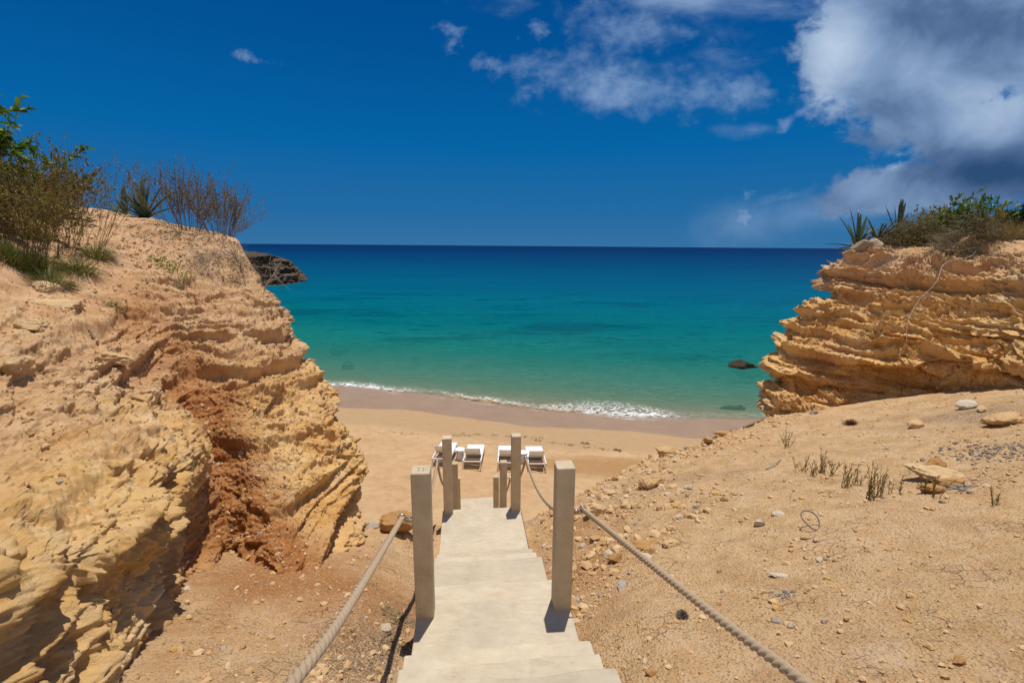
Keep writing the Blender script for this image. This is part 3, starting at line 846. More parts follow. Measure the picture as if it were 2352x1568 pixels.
# ------------------------------------------------------------------ beach, sea bed, sea
bx = np.concatenate([np.linspace(-60, -13, 40, endpoint=False), np.linspace(-13, 14, 420, endpoint=False), np.linspace(14, 75, 50)])
by = np.concatenate([np.linspace(4, 11, 40, endpoint=False), np.linspace(11, 27, 420, endpoint=False), np.linspace(27, 90, 90)])
X_, Y_ = np.meshgrid(bx, by, indexing='ij')
bz = beach_z(X_.ravel(), Y_.ravel())
me = mesh_np('beach', np.stack([X_.ravel(), Y_.ravel(), bz], 1), grid_faces(len(bx), len(by)))
tag(link('beach', me, M_SAND), kind='structure')

sx = np.concatenate([-np.exp(np.linspace(math.log(30000), math.log(60), 40)), np.linspace(-55, 55, 120), np.exp(np.linspace(math.log(60), math.log(30000), 40))])
sy = np.concatenate([np.linspace(19, 60, 120, endpoint=False), np.exp(np.linspace(math.log(60), math.log(40000), 90))])
X_, Y_ = np.meshgrid(sx, sy, indexing='ij')
me = mesh_np('sea', np.stack([X_.ravel(), Y_.ravel(), 0 * X_.ravel()], 1), grid_faces(len(sx), len(sy)))
tag(link('sea', me, M_WATER), kind='structure')

# deep sea bed under the sheet so that nothing is open below
me = mesh_np('sea_bed', np.array([(-30000, 80, -5.5), (30000, 80, -5.5), (30000, 40000, -5.5), (-30000, 40000, -5.5)], float), np.array([[0, 1, 2, 3]]))
tag(link('sea_bed', me, M_SAND), kind='structure')

# breaking wave: a foam sheet with a raised lip along the waterline
fx = np.linspace(-14, 14, 520); fk = np.linspace(-1.1, 2.6, 90)
X_, K_ = np.meshgrid(fx, fk, indexing='ij'); X_ = X_.ravel(); K_ = K_.ravel()
shore = np.array([24.8 + 0.35 - 0.9 * math.sin(v * 0.22 + 0.6) - 0.194 * v for v in X_])
p1 = np.stack([X_, 0 * X_, 0 * X_], 1)
run = 0.55 * perlin(p1 * 0.35 + 3) + 0.25 * perlin(p1 * 1.1 + 8)
Yf = shore + run + K_
lipw = np.exp(-((K_ - 0.15) / 0.22) ** 2) * (0.55 + 0.6 * perlin(p1 * 0.5 + 15))
Zf = np.maximum(beach_z(X_, Yf, False), 0) + 0.015 + 0.13 * np.clip(lipw, 0, 1) + 0.02 * perlin(np.stack([X_ * 2, Yf * 2, 0 * X_], 1)) * (K_ > 0)
me = mesh_np('wave_foam', np.stack([X_, Yf, Zf], 1), grid_faces(len(fx), len(fk)))
str_l = np.clip(0.70 + 0.9 * perlin(p1 * 0.28 + 30) + 0.35 * np.exp(-((X_ + 9) / 3) ** 2) + 0.35 * np.exp(-((X_ - 5.0) / 2.6) ** 2) - 1.2 * sstep(8.0, 10.5, X_), 0, 1.2)
wide = 0.5 + 0.75 * np.exp(-((X_ - 5.5) / 2.4) ** 2)
solid = str_l * np.exp(-((K_ - 0.1) / (0.26 + 0.10 * wide)) ** 2) * (0.85 + 0.5 * perlin(p1 * 1.3 + 71))
lace = np.clip(str_l + 0.2, 0, 1) * sstep(-0.15, 0.2, K_) * (1 - sstep(0.9 * wide, 2.4 * wide, K_)) * 0.8 + 0.35 * str_l * sstep(-0.9, -0.7, K_) * (1 - sstep(-0.6, -0.2, K_)) * (perlin(p1 * 0.4 + 50) > 0.1)
brown = np.clip(1.6 * np.exp(-((X_ + 1.0) / 4.5) ** 2) * np.exp(-((K_ - 0.05) / 0.25) ** 2) + 0.9 * perlin(np.stack([X_ * 0.8, K_ * 2, 0 * X_ + 9], 1)) * (K_ < 0.5) * (X_ < 5), 0, 0.95)
set_col(me, 'geo', np.stack([np.clip(solid, 0, 1), np.clip(lace, 0, 1), brown], 1))
tag(link('wave_foam', me, M_FOAM), kind='stuff')


# ------------------------------------------------------------------ stones
def ico(sub):
    t = (1 + 5 ** .5) / 2
    V = [(-1, t, 0), (1, t, 0), (-1, -t, 0), (1, -t, 0), (0, -1, t), (0, 1, t), (0, -1, -t), (0, 1, -t), (t, 0, -1), (t, 0, 1), (-t, 0, -1), (-t, 0, 1)]
    Fs = [(0, 11, 5), (0, 5, 1), (0, 1, 7), (0, 7, 10), (0, 10, 11), (1, 5, 9), (5, 11, 4), (11, 10, 2), (10, 7, 6), (7, 1, 8), (3, 9, 4), (3, 4, 2), (3, 2, 6), (3, 6, 8), (3, 8, 9), (4, 9, 5), (2, 4, 11), (6, 2, 10), (8, 6, 7), (9, 8, 1)]
    V = [np.array(v) / np.linalg.norm(v) for v in V]
    for _ in range(sub):
        cache = {}; nf = []
        def mid(a, b):
            k = (min(a, b), max(a, b))
            if k not in cache:
                q = V[a] + V[b]; V.append(q / np.linalg.norm(q)); cache[k] = len(V) - 1
            return cache[k]
        for a, b, c in Fs:
            ab, bc, ca = mid(a, b), mid(b, c), mid(c, a)
            nf += [(a, ab, ca), (b, bc, ab), (c, ca, bc), (ab, bc, ca)]
        Fs = nf
    return np.array(V), np.array(Fs)


ICO1, ICO2, ICO4 = ico(1), ico(2), ico(4)


def rock_verts(base, seed, ang=0.35, rough=0.12):
    V, Fs = base
    rs = np.random.default_rng(seed)
    V = V.copy()
    # chop with random planes for angular facets
    for _ in range(14):
        n = rs.normal(size=3); n /= np.linalg.norm(n); h = rs.uniform(0.45, 0.88)
        d = V @ n - h
        V = V - np.outer(np.clip(d, 0, None), n) * (1 - ang * 0.2)
    V = V / np.abs(V).max(axis=0)
    V = V * (1 + rough * fbm(V * 1.6 + seed * 1.7, 3))[:, None] + 0.8 * rough * fbm(V * 4 + seed, 4, 0.6)[:, None] * V
    return V


def stone(name, pos, size, mat, label, cat='stone', rot=0.0, seed=1, group=None, tilt=0.0, sink=0.25, detail=3, rough=0.16):
    V = rock_verts(ico_cache(detail), seed, 0.35, rough) * np.array(size) / 2
    c, s_ = math.cos(tilt), math.sin(tilt)
    V = V @ np.array([[c, 0, s_], [0, 1, 0], [-s_, 0, c]]).T
    me = mesh_np(name, V, ICOS[detail][1], smooth=detail >= 3)
    o = link(name, me, mat)
    o.location = (pos[0], pos[1], pos[2] + size[2] * (0.5 - sink)); o.rotation_euler = (0, 0, rot)
    tag(o, label, cat, group)
    return o


ICOS = {1: ICO1, 2: ICO2, 4: ICO4, 3: ico(3), 5: None}


def ico_cache(k):
    if ICOS[k] is None: ICOS[k] = ico(k)
    return ICOS[k]


def on_ground(px, py):
    for k in range(80):
        h = hit(px, py + k)
        if h is not None: return h[0], h[2]


def pstone(px, py, wpx, ratio, mat, label, cat='stone', seed=1, rot=0.0, group=None, tilt=0.0, sink=0.25, name='stone', detail=3):
    """a stone whose width covers wpx picture units where it lies; ratio = (depth, height) over width"""
    q, t = on_ground(px, py)
    w = wpx * t / FPX
    return stone(name, q, (w, w * ratio[0], w * ratio[1]), mat, label, cat, rot, seed, group, tilt, sink, detail, 0.30 if wpx > 36 else 0.18)


pstone(846, 1212, 58, (0.6, 0.28), M_GREY, 'long flat grey slab lying at the foot of the left cliff', 'rock', 3, 0.1, name='slab')
pstone(912, 1218, 90, (0.6, 0.55), M_ORANGE, 'big orange rock half hidden behind the rope and left front post', 'rock', 5, 0.3, name='rock', detail=4)
pstone(884, 1196, 24, (0.8, 0.9), M_ORANGE, 'small upright amber rock between the grey slab and orange rock', 'rock', 8, 0.4, name='rock')
pstone(918, 1188, 44, (0.7, 0.5), M_STONE, 'tan angular rock just left of the rope ring', 'rock', 9, 1.0, name='rock')
pstone(850, 1190, 42, (0.6, 0.35), M_PALE, 'pale crumbly rock behind the flat grey slab', 'rock', 12, 0.2, name='rock')
pstone(887, 1446, 26, (0.8, 0.6), M_PALE, 'rounded pale stone beside the rope shadow left of the steps', 'stone', 14, 0.3)
pstone(1430, 1347, 24, (1.6, 0.22), M_GREY, 'flat grey slate chip tilted under the right rope', 'stone', 15, -0.5, tilt=0.2, sink=0.1)
pstone(1327, 1378, 15, (1.2, 0.6), M_GREY, 'small grey stone at the foot of the right front post', 'stone', 16, 0.8)
pstone(1745, 1206, 26, (0.7, 0.6), M_PALE, 'rounded cream stone alone mid slope, right of the rope', 'stone', 17, 0.2)
pstone(1788, 1181, 30, (0.6, 0.18), M_PALE, 'thin white shell-like flake above the cream stone', 'stone', 18, 0.2, sink=0.1)
pstone(1789, 1322, 34, (0.5, 0.18), M_PALE, 'thin white flake lying mid slope below the wire ring', 'stone', 19, -0.25, sink=0.1)
pstone(1783, 1427, 24, (0.6, 0.3), M_GREY, 'grey pointed stone low on the right slope near the rope', 'stone', 20, -0.4)
pstone(1816, 1438, 14, (0.8, 0.7), M_PALE, 'small cream stone beside the pointed grey stone', 'stone', 21, 0.3)
pstone(1415, 1285, 34, (0.7, 0.6), M_ORANGE, 'brown clod with orange stain right of the right front post', 'rock', 23, 0.4, name='clod')
pstone(1480, 1258, 60, (0.6, 0.35), M_ORANGE, 'wide crumbling clay lump under the right rope', 'rock', 24, 0.2, name='clod', detail=4)
pstone(1540, 1250, 40, (0.6, 0.4), M_STONE, 'jagged yellow clay lump just right of the rope', 'rock', 25, 0.5, name='clod', detail=4)
pstone(1370, 1180, 60, (0.7, 0.55), M_STONE, 'crumbly tan boulder beside the right ring bolt', 'rock', 26, 0.3, name='rock', detail=4)
pstone(1498, 1118, 52, (0.7, 0.7), M_STONE, 'knobbly ochre rock high on the slope edge', 'rock', 27, 0.6, name='rock', detail=4)
pstone(1527, 1038, 60, (0.6, 0.45), M_STONE, 'yellow-brown rock on the skyline edge over the beach', 'rock', 28, 0.2, name='rock', detail=4)
pstone(1660, 998, 44, (0.5, 0.35), M_ORANGE, 'flat reddish rock on the slope edge below the cliff nose', 'rock', 29, 0.25, name='rock')
pstone(1625, 1008, 24, (0.8, 0.8), M_ORANGE, 'small red rock left of the flat reddish rock', 'rock', 30, 0.3, name='rock')
pstone(1868, 950, 18, (0.8, 0.7), M_GREY, 'bluish grey cobble under the right cliff', 'stone', 31, 0.2)
pstone(2221, 937, 36, (0.6, 0.5), M_PALE, 'oval cream boulder high on the slope by the right cliff', 'stone', 32, 0.1)
pstone(2255, 943, 22, (0.7, 0.5), M_STONE, 'tan stone right of the oval cream boulder', 'stone', 33, 0.4)
pstone(2105, 980, 36, (0.7, 0.45), M_STONE, 'ochre wedge-shaped stone in the middle of the upper slope', 'stone', 34, 0.2)
pstone(2146, 1072, 48, (0.6, 0.4), M_ORANGE, 'orange topmost slab of the rock pile on the right', 'rock', 35, 0.1, name='slab')
pstone(2160, 1100, 110, (0.5, 0.22), M_STONE, 'broad tilted ochre slab in the rock pile on the right', 'rock', 36, -0.25, tilt=0.15, name='slab', detail=4)
pstone(2185, 1112, 60, (0.5, 0.25), M_ORANGE, 'right-hand splintered slab of the rock pile', 'rock', 37, -0.3, name='slab')
pstone(2140, 1128, 52, (0.6, 0.4), M_ORANGE, 'lowest orange-brown rock at the foot of the rock pile', 'rock', 38, 0.1, name='rock')
pstone(2298, 975, 60, (0.7, 0.5), M_STONE, 'large half-buried ochre rock at the right picture edge', 'rock', 39, 0.3, name='rock', detail=4)
pstone(2207, 1522, 22, (0.8, 0.6), M_ORANGE, 'rust-brown stone near the lower right corner', 'stone', 40, 0.3)
pstone(1338, 1500, 18, (0.8, 0.7), M_GREY, 'grey-brown stone beside the lowest steps on the right', 'stone', 41, 0.3)
pstone(1496, 1546, 24, (0.8, 0.7), M_ORANGE, 'reddish stone at the bottom edge right of the steps', 'stone', 42, 0.4)
# loose blocks on the left cliff
pstone(263, 832, 72, (0.6, 0.32), M_STONE, 'jutting flat block casting a shadow on the left cliff', 'rock', 50, 0.15, sink=0.2, name='slab', detail=4)
pstone(95, 660, 70, (0.6, 0.4), M_STONE, 'upper pale slab under the grass on the left cliff', 'rock', 51, 0.1, sink=0.68, name='slab', detail=4)
pstone(125, 694, 86, (0.6, 0.3), M_STONE, 'lower pale slab under the grass on the left cliff', 'rock', 52, -0.1, sink=0.68, name='slab', detail=4)
pstone(25, 850, 80, (0.6, 0.45), M_STONE, 'rounded overhanging block at the left picture edge', 'rock', 53, 0.0, sink=0.3, name='rock', detail=4)
pstone(75, 755, 55, (0.6, 0.5), M_STONE, 'brown lump below the pale slabs on the left cliff', 'rock', 54, 0.0, sink=0.4, name='rock', detail=4)
# rocks on the brink of the right cliff
for px, py, w, sd, lb in ((1975, 566, 44, 60, 'grey jagged rock on the brink under the big agave'), (2012, 558, 34, 61, 'round white-grey rock right of the jagged brink rock')):
    h = hit(px, py + 8, 'R'); w *= 0.85 * h[2] / FPX
    stone('rock', h[0], (w, w * 0.8, w * 0.75), M_PALE if sd == 61 else M_BRINK, lb, 'rock', 0.3, sd, None, 0, 0.3, 3)

# loose small stones one can still count
sand_lbl = 'small unremarkable loose tan stone scattered on the sandy slope right of the steps'
k = 0
rs = np.random.default_rng(77)
while k < 85:
    px, py = rs.uniform(1360, 2352), rs.uniform(930, 1560)
    if py < 1110 - (px - 1345) * 0.40 + 15 or py < 925: continue
    h = hit(px, py)
    if h is None or h[2] > 11 or h[1][2] < 0.99: continue
    w = 0.019 * (1 / rs.uniform(0.12, 1)) ** 0.5 * (0.5 + 0.11 * h[2])
    stone('stone', h[0], (w, w * rs.uniform(.6, .95), w * rs.uniform(.45, .75)), M_STONE, sand_lbl, 'stone', rs.uniform(0, 6), 100 + k, 'loose stones on the right-hand slope', 0, 0.32, 3, 0.2)
    k += 1
k = 0
while k < 30:
    px, py = rs.uniform(680, 950), rs.uniform(1290, 1560)
    h = hit(px, py)
    if h is None or h[1][2] < 0.99: continue
    w = rs.uniform(0.012, 0.032)
    stone('stone', h[0], (w, w * rs.uniform(.6, .95), w * rs.uniform(.45, .75)), M_STONE, 'small loose tan stone lying on the ground left of the steps', 'stone', rs.uniform(0, 6), 300 + k, 'loose stones left of the steps', 0, 0.25, 2)
    k += 1

# gravel: uncountable
NG = 42000
var = [rock_verts(ICO1 if False else ico(0), 900 + i, 0.3, 0.2) for i in range(12)]
F0 = ico(0)[1]
u = RNG.uniform(size=(NG * 3, 2))
ang = np.radians(-78 + 160 * u[:, 0]); dist = 0.9 * (13 / 0.9) ** u[:, 1]
qx = dist * np.sin(ang); qy = -0.35 + dist * np.cos(ang)
ey = np.interp(qx, EDGE[:, 0], EDGE[:, 1])
cx = -0.1 - 0.094 * (qy - 2.8)
dens = fbm(np.stack([qx, qy, 0 * qx], 1) * 0.8 + 70, 3)
keep = (qy < ey + 0.5) & (np.abs(qx - cx) > 0.56)
pden = 0.35 + 1.1 * np.clip(dens, -0.25, 0.6) + 0.5 * (qy > ey - 1.2) + 0.35 * (qx > 0.4) * (qx < 2.6) * (qy > ey - 3.2) + 0.6 * np.exp(-(((qx + 0.85) / 0.25) ** 2 + ((qy - 2.2) / 0.9) ** 2))
keep &= RNG.uniform(size=len(qx)) < pden
idx = np.where(keep)[0][:NG]
qx, qy, dist = qx[idx], qy[idx], dist[idx]
qz = ground_z(qx, qy)
sz = 0.0030 * (1 / np.clip(RNG.uniform(size=len(qx)), 0.008, 1)) ** 0.58 * (0.55 + 0.13 * dist)
sz = np.clip(sz, 0.0028, 0.032) * (1 + 1.1 * (qy > np.interp(qx, EDGE[:, 0], EDGE[:, 1]) - np.where(qx < 2.6, 3.2, 1.5)) * (qx > 0.4))
Vs = []; Fs = []; n0 = 0
yaw = RNG.uniform(0, 6.28, len(qx)); sc = RNG.uniform(0.5, 1.0, (len(qx), 3)); vi = RNG.integers(0, 12, len(qx)); sc[:, 2] *= 0.62
VA = np.array(var)[vi] * sc[:, None, :] * sz[:, None, None]
c_, s_ = np.cos(yaw)[:, None], np.sin(yaw)[:, None]
VX = VA[:, :, 0] * c_ - VA[:, :, 1] * s_; VY = VA[:, :, 0] * s_ + VA[:, :, 1] * c_
V = np.stack([VX + qx[:, None], VY + qy[:, None], VA[:, :, 2] + (qz + sz * 0.2)[:, None]], -1).reshape(-1, 3)
Fg = (F0[None] + (np.arange(len(qx)) * 12)[:, None, None]).reshape(-1, 3)
tag(link('gravel', mesh_np('gravel', V, Fg, False), M_GRAVEL), kind='stuff')

# rubble on the cliff ledges: uncountable
GLf = GL[60:, 20:-30].reshape(-1, 3)
_nn = np.cross(np.gradient(GL, axis=0), np.gradient(GL, axis=1)); _nn /= np.linalg.norm(_nn, axis=2)[..., None] + 1e-9
_up = np.abs(_nn[60:, 20:-30, 2]).ravel()
cand = np.where(_up > 0.72)[0]
pick = RNG.choice(cand, 9000)
pts = GLf[pick] + RNG.normal(0, 0.004, (9000, 3))
tdist = np.maximum(pts[:, 1], 1.5)
sz = np.clip(0.0045 * (1 / np.clip(RNG.uniform(size=9000), 0.02, 1)) ** 0.55 * (0.5 + 0.14 * tdist), 0.004, 0.035)
sc = RNG.uniform(0.5, 1.0, (9000, 3)); vi = RNG.integers(0, 12, 9000)
V = (np.array(var)[vi] * sc[:, None, :] * sz[:, None, None] + pts[:, None, :]).reshape(-1, 3)
Fg = (F0[None] + (np.arange(9000) * 12)[:, None, None]).reshape(-1, 3)
tag(link('rubble', mesh_np('rubble', V, Fg, False), M_GRAVEL), kind='stuff')

# boulders in the sea
q = at_z(1708, 842, 0.0)
o = stone('boulder', (q[0], q[1], -0.35), (2.45, 1.5, 1.55), M_DARKROCK, 'dark wet boulder standing out of the turquoise water', 'boulder', -0.25, 71, None, 0.06, 0.32, 4, 0.3)
for px, py, w, d, zt, lb, sd in ((1595, 796, 2.6, 1.6, -0.03, 'submerged rock beyond the dark boulder', 72), (1690, 929, 2.0, 0.7, -0.02, 'low submerged rock near the shore on the right', 73), (780, 792, 1.9, 1.0, -0.02, 'submerged rock near the left cliff', 74), (798, 826, 1.0, 0.5, -0.03, 'small submerged rock nearer the shore on the left', 75), (1535, 782, 4.5, 2.0, -0.25, 'broad sunken reef left of the submerged rock', 76)):
    q = at_z(px, py, 0)
    stone('sunken_rock', (q[0], q[1], zt - 0.5), (w, d, 1.0), M_DARKROCK, lb, 'rock', 0.1, sd, None, 0, 0.5, 3, 0.3)

# headland far left
hx = [(-140, 118), (-105, 98), (-78, 90), (-62, 92), (-53.0, 98), (-50.8, 107), (-54.0, 119), (-61, 131), (-78, 146), (-110, 158)]
prof = [(3.0, -2.5), (2.2, -0.6), (1.3, 0.6), (0.6, 1.8), (-0.6, 3.0), (-0.3, 4.2), (-1.6, 5.4), (-1.6, 6.3), (-3.6, 7.0), (-8, 7.5), (-15, 7.7)]
hc = []
hp = np.array(hx, float); cen = np.array([-98.0, 124.0])
for i, q in enumerate(hp):
    inward = cen - q; inward /= np.linalg.norm(inward)
    scl = (1.0, 1.0, 1.0, 0.97, 0.93, 0.84, 0.62, 0.7, 0.9, 1.0)[i]
    row = []
    for off, z in prof:
        v = q - inward * off
        row.append((v[0], v[1], z * (scl if z > 0 else 1)))
    hc.append(row)
S, tc, tr = resample(np.array(hc), [26, 40, 90, 110, 110, 110, 70, 30, 20], [12] + [22] * 9)
P = S.reshape(-1, 3)
out = P[:, :2] - cen; out /= np.linalg.norm(out, axis=1)[:, None]
dsp = 2.2 * fbm(P * np.array([0.16, 0.16, 0.25]), 4) + 1.3 * perlin(np.stack([P[:, 0] * 0.15, P[:, 1] * 0.15, P[:, 2] * 1.3], 1)) + 1.5 * fbm(P * 0.6, 4, 0.6)
P = P + np.concatenate([out, 0 * out[:, :1]], 1) * dsp[:, None] + np.array([0, 0, 1.1]) * fbm(P * 0.3 + 8, 5, 0.6)[:, None]
me = mesh_np('headland', P, grid_faces(S.shape[0], S.shape[1]))
tag(link('headland', me, M_HEAD), kind='structure')

# ------------------------------------------------------------------ stairs
SD = np.array([-0.0936, 0.9956, 0.0]); SR = np.array([0.9956, 0.0936, 0.0]); SO = np.array([-0.103, 2.795, CZ])


def st(l, r, z): return SO + SD * l + SR * r + np.array([0, 0, z])


edges = SEDGES
stair = empty('staircase', tuple(st(0, 0, -2.47)))
tag(stair, 'cream concrete staircase with broad landings going down to the beach', 'staircase')
rs = np.random.default_rng(5)
for k in range(1, len(edges)):
    l0, l1, z = edges[k - 1][0], edges[k][0], edges[k][1]
    wl, wr = -0.535 + rs.uniform(-.012, .012), 0.535 + rs.uniform(-.012, .012)
    n = 14
    mb = MB()
    # nosing slightly uneven, hand-cast
    tp = []
    for i in range(n + 1):
        f = i / n
        r_ = wl + (wr - wl) * f
        tp.append((l1 + 0.012 * math.sin(f * 5 + k) + 0.006 * math.sin(f * 17 + 2 * k), r_))
    V = []; nn = n + 1
    for (lf, r_) in tp: V.append(st(lf, r_, z + 0.004 * math.sin(r_ * 6 + k)))
    for (lf, r_) in tp: V.append(st(l0 - 0.02, r_, z + 0.004 * math.sin(r_ * 6 + k)))
    for (lf, r_) in tp: V.append(st(lf, r_, z - 0.42))
    for (lf, r_) in tp: V.append(st(l0 - 0.02, r_, z - 0.42))
    V = np.array(V) - np.array(stair.location)
    Fs = []
    for i in range(n):
        Fs.append((nn + i, nn + i + 1, i + 1, i)); Fs.append((i, i + 1, 2 * nn + i + 1, 2 * nn + i))
        Fs.append((nn + i + 1, nn + i, 3 * nn + i, 3 * nn + i + 1)); Fs.append((2 * nn + i, 2 * nn + i + 1, 3 * nn + i + 1, 3 * nn + i))
    Fs.append((0, 2 * nn, 3 * nn, nn)); Fs.append((n, nn + n, 3 * nn + n, 2 * nn + n))
    mb.add(V, Fs)
    mb.build('step', M_STEP, stair, False, 0.012, 2)

# ------------------------------------------------------------------ posts, ring bolts, ropes
PW, PH = 0.122, 1.06
DROPR = 0.34                  # ring below the post top


def bolt_mb(side):
    mb = MB()
    z = PH - DROPR
    x0 = side * PW / 2
    mb.tube([(x0, 0, z), (x0 + side * 0.048, 0, z)], 0.0055, 10)
    mb.tube([(x0 - side * 0.002, 0, z), (x0 + side * 0.006, 0, z)], 0.013, 12)
    mb.tube([(x0 + side * 0.020, 0, z), (x0 + side * 0.030, 0, z)], 0.0085, 10)
    c = x0 + side * 0.072
    ring = [(c + 0.025 * math.cos(a), 0, z + 0.025 * math.sin(a)) for a in np.linspace(0, 2 * math.pi, 29)]
    mb.tube(ring, 0.0052, 8, False)
    return mb


def post_mesh(seed):
    mb = MB()
    mb.box((0, 0, (PH - 0.25) / 2), (PW, PW, PH + 0.25))
    return mb


posts = [(0.06, -2.47), (2.97, -3.475), (5.08, None), (7.18, None)]
descr = {(0, -1): 'left front post, concrete, with four green plugs in its top', (0, 1): 'right front post, concrete, tallest on the right, by the bare slope',
         (1, -1): 'second post on the left, at the end of the landing', (1, 1): 'second post on the right, at the end of the landing',
         (2, -1): 'third post on the left, mostly hidden behind the second', (2, 1): 'third post on the right, short in view, between its neighbours',
         (3, -1): 'last post on the left, a sliver beside the third', (3, 1): 'last post on the right, lowest in view, above the sand'}
rings = {-1: [], 1: []}
srot = math.atan2(-SD[0], SD[1])
for k, (l, zb) in enumerate(posts):
    if zb is None:
        zb = [e[1] for e in edges if e[0] >= l - 0.02][0]
    for side in (-1, 1):
        r_ = side * (0.472 if k == 0 else 0.448 if k == 1 else 0.437)
        o = post_mesh(k).build('handrail_post', M_POST, None, False, 0.009, 3)
        p = st(l, r_, zb); o.location = p; o.rotation_euler = (rs.uniform(-.006, .006), rs.uniform(-.008, .008), srot + rs.uniform(-.05, .05) * (k > 0))
        tag(o, descr[(k, side)], 'post', 'concrete posts along the steps')
        bolt_mb(side).build('ring_bolt', M_STEEL, o, True)
        if k == 0 and side == -1:
            for dx in (-0.014, 0.016):
                for dy in (-0.018, 0.014):
                    mb = MB(); mb.lathe((dx, dy, PH), [(0.0045, -0.003), (0.0045, 0.0015), (0.003, 0.0025)], 12)
                    mb.build('plug', M_GREEN, o, True)
        rings[side].append(st(l, r_ + side * (PW / 2 + 0.072), zb + PH - DROPR))


def rope_points(side):
    pts = [np.array([side * 0.60 + (0.14 if side > 0 else 0.06), -0.35, CZ - 0.55])]
    # span from behind the camera, then each span to the next ring
    if side > 0: near = [W(1950, 1690, 0.98), W(1855, 1575, 1.17), W(1600, 1380, 1.72)]
    else: near = [W(560, 1720, 0.84), W(668, 1572, 1.02), W(800, 1392, 1.50)]
    pts += near
    return pts


def catenary(a, b, sag, n=26):
    out = []
    for i in range(1, n + 1):
        f = i / n
        p = a + (b - a) * f; p = p.copy(); p[2] -= sag * 4 * f * (1 - f)
        out.append(p)
    return out


def rope(side, label):
    ctr = [np.array(p) for p in rope_points(side)] + [rings[side][0]]
    C = np.array(ctr)[:, None, :]
    pts = list(catmull(C, 90)[:, 0, :])
    for a, b, sg in zip(rings[side][:-1], rings[side][1:], (0.27, 0.20, 0.18)):
        pts += catenary(a, b, sg)
    end = rings[side][-1]
    pts += [end + np.array([-0.0, 0.04, -0.10]), end + np.array([0.0, 0.05, -0.3])]
    P = np.array(pts)
    # even resampling
    seg = np.linalg.norm(np.diff(P, axis=0), axis=1); L = np.concatenate([[0], np.cumsum(seg)])
    n = int(L[-1] / 0.005); s = np.linspace(0, L[-1], n)
    C = np.stack([np.interp(s, L, P[:, q]) for q in range(3)], 1)
    ker = np.ones(9) / 9
    Cs = np.stack([np.convolve(np.pad(C[:, q], 4, mode='edge'), ker, mode='valid') for q in range(3)], 1)
    T = np.gradient(Cs, axis=0); T /= np.linalg.norm(T, axis=1)[:, None]
    up = np.array([0, 0, 1.0]); E = np.cross(T, up); E /= np.linalg.norm(E, axis=1)[:, None]; B = np.cross(E, T)
    sides = 36; th = np.linspace(0, 2 * math.pi, sides, endpoint=False)
    ph = s / 0.098 * 2 * math.pi * (1 if side > 0 else 1)
    A = th[None, :] + 0 * ph[:, None]
    phi = np.mod(A - ph[:, None] + math.pi / 3, 2 * math.pi / 3) - math.pi / 3
    r_ = 0.0084 * np.cos(phi) + np.sqrt(np.clip(0.0087 ** 2 - (0.0084 * np.sin(phi)) ** 2, 1e-9, None))
    r_ *= 1 + 0.03 * perlin(np.stack([s * 9, 0 * s, 0 * s + side], 1))[:, None]
    V = Cs[:, None, :] + r_[..., None] * (np.cos(A)[..., None] * E[:, None, :] + np.sin(A)[..., None] * B[:, None, :])
    V = V.reshape(-1, 3)
    i = np.arange(n * sides).reshape(n, sides); j = np.roll(i, -1, 1)
    Fq = np.stack([i[:-1], j[:-1], j[1:], i[1:]], -1).reshape(-1, 4)
    me = mesh_np('rope', V, Fq)
    lay = (A - ph[:, None]) / (2 * math.pi)
    set_col(me, 'geo', np.stack([np.cos(lay * 2 * math.pi).ravel() * 0.5, np.repeat(s, sides), np.sin(lay * 2 * math.pi).ravel()], 1))
    o = link('rope', me, M_ROPE)
    tag(o, label, 'rope', 'twisted handrail ropes')


rope(-1, 'twisted tan rope strung through the rings of the left posts')
rope(1, 'twisted tan rope strung through the rings of the right posts')


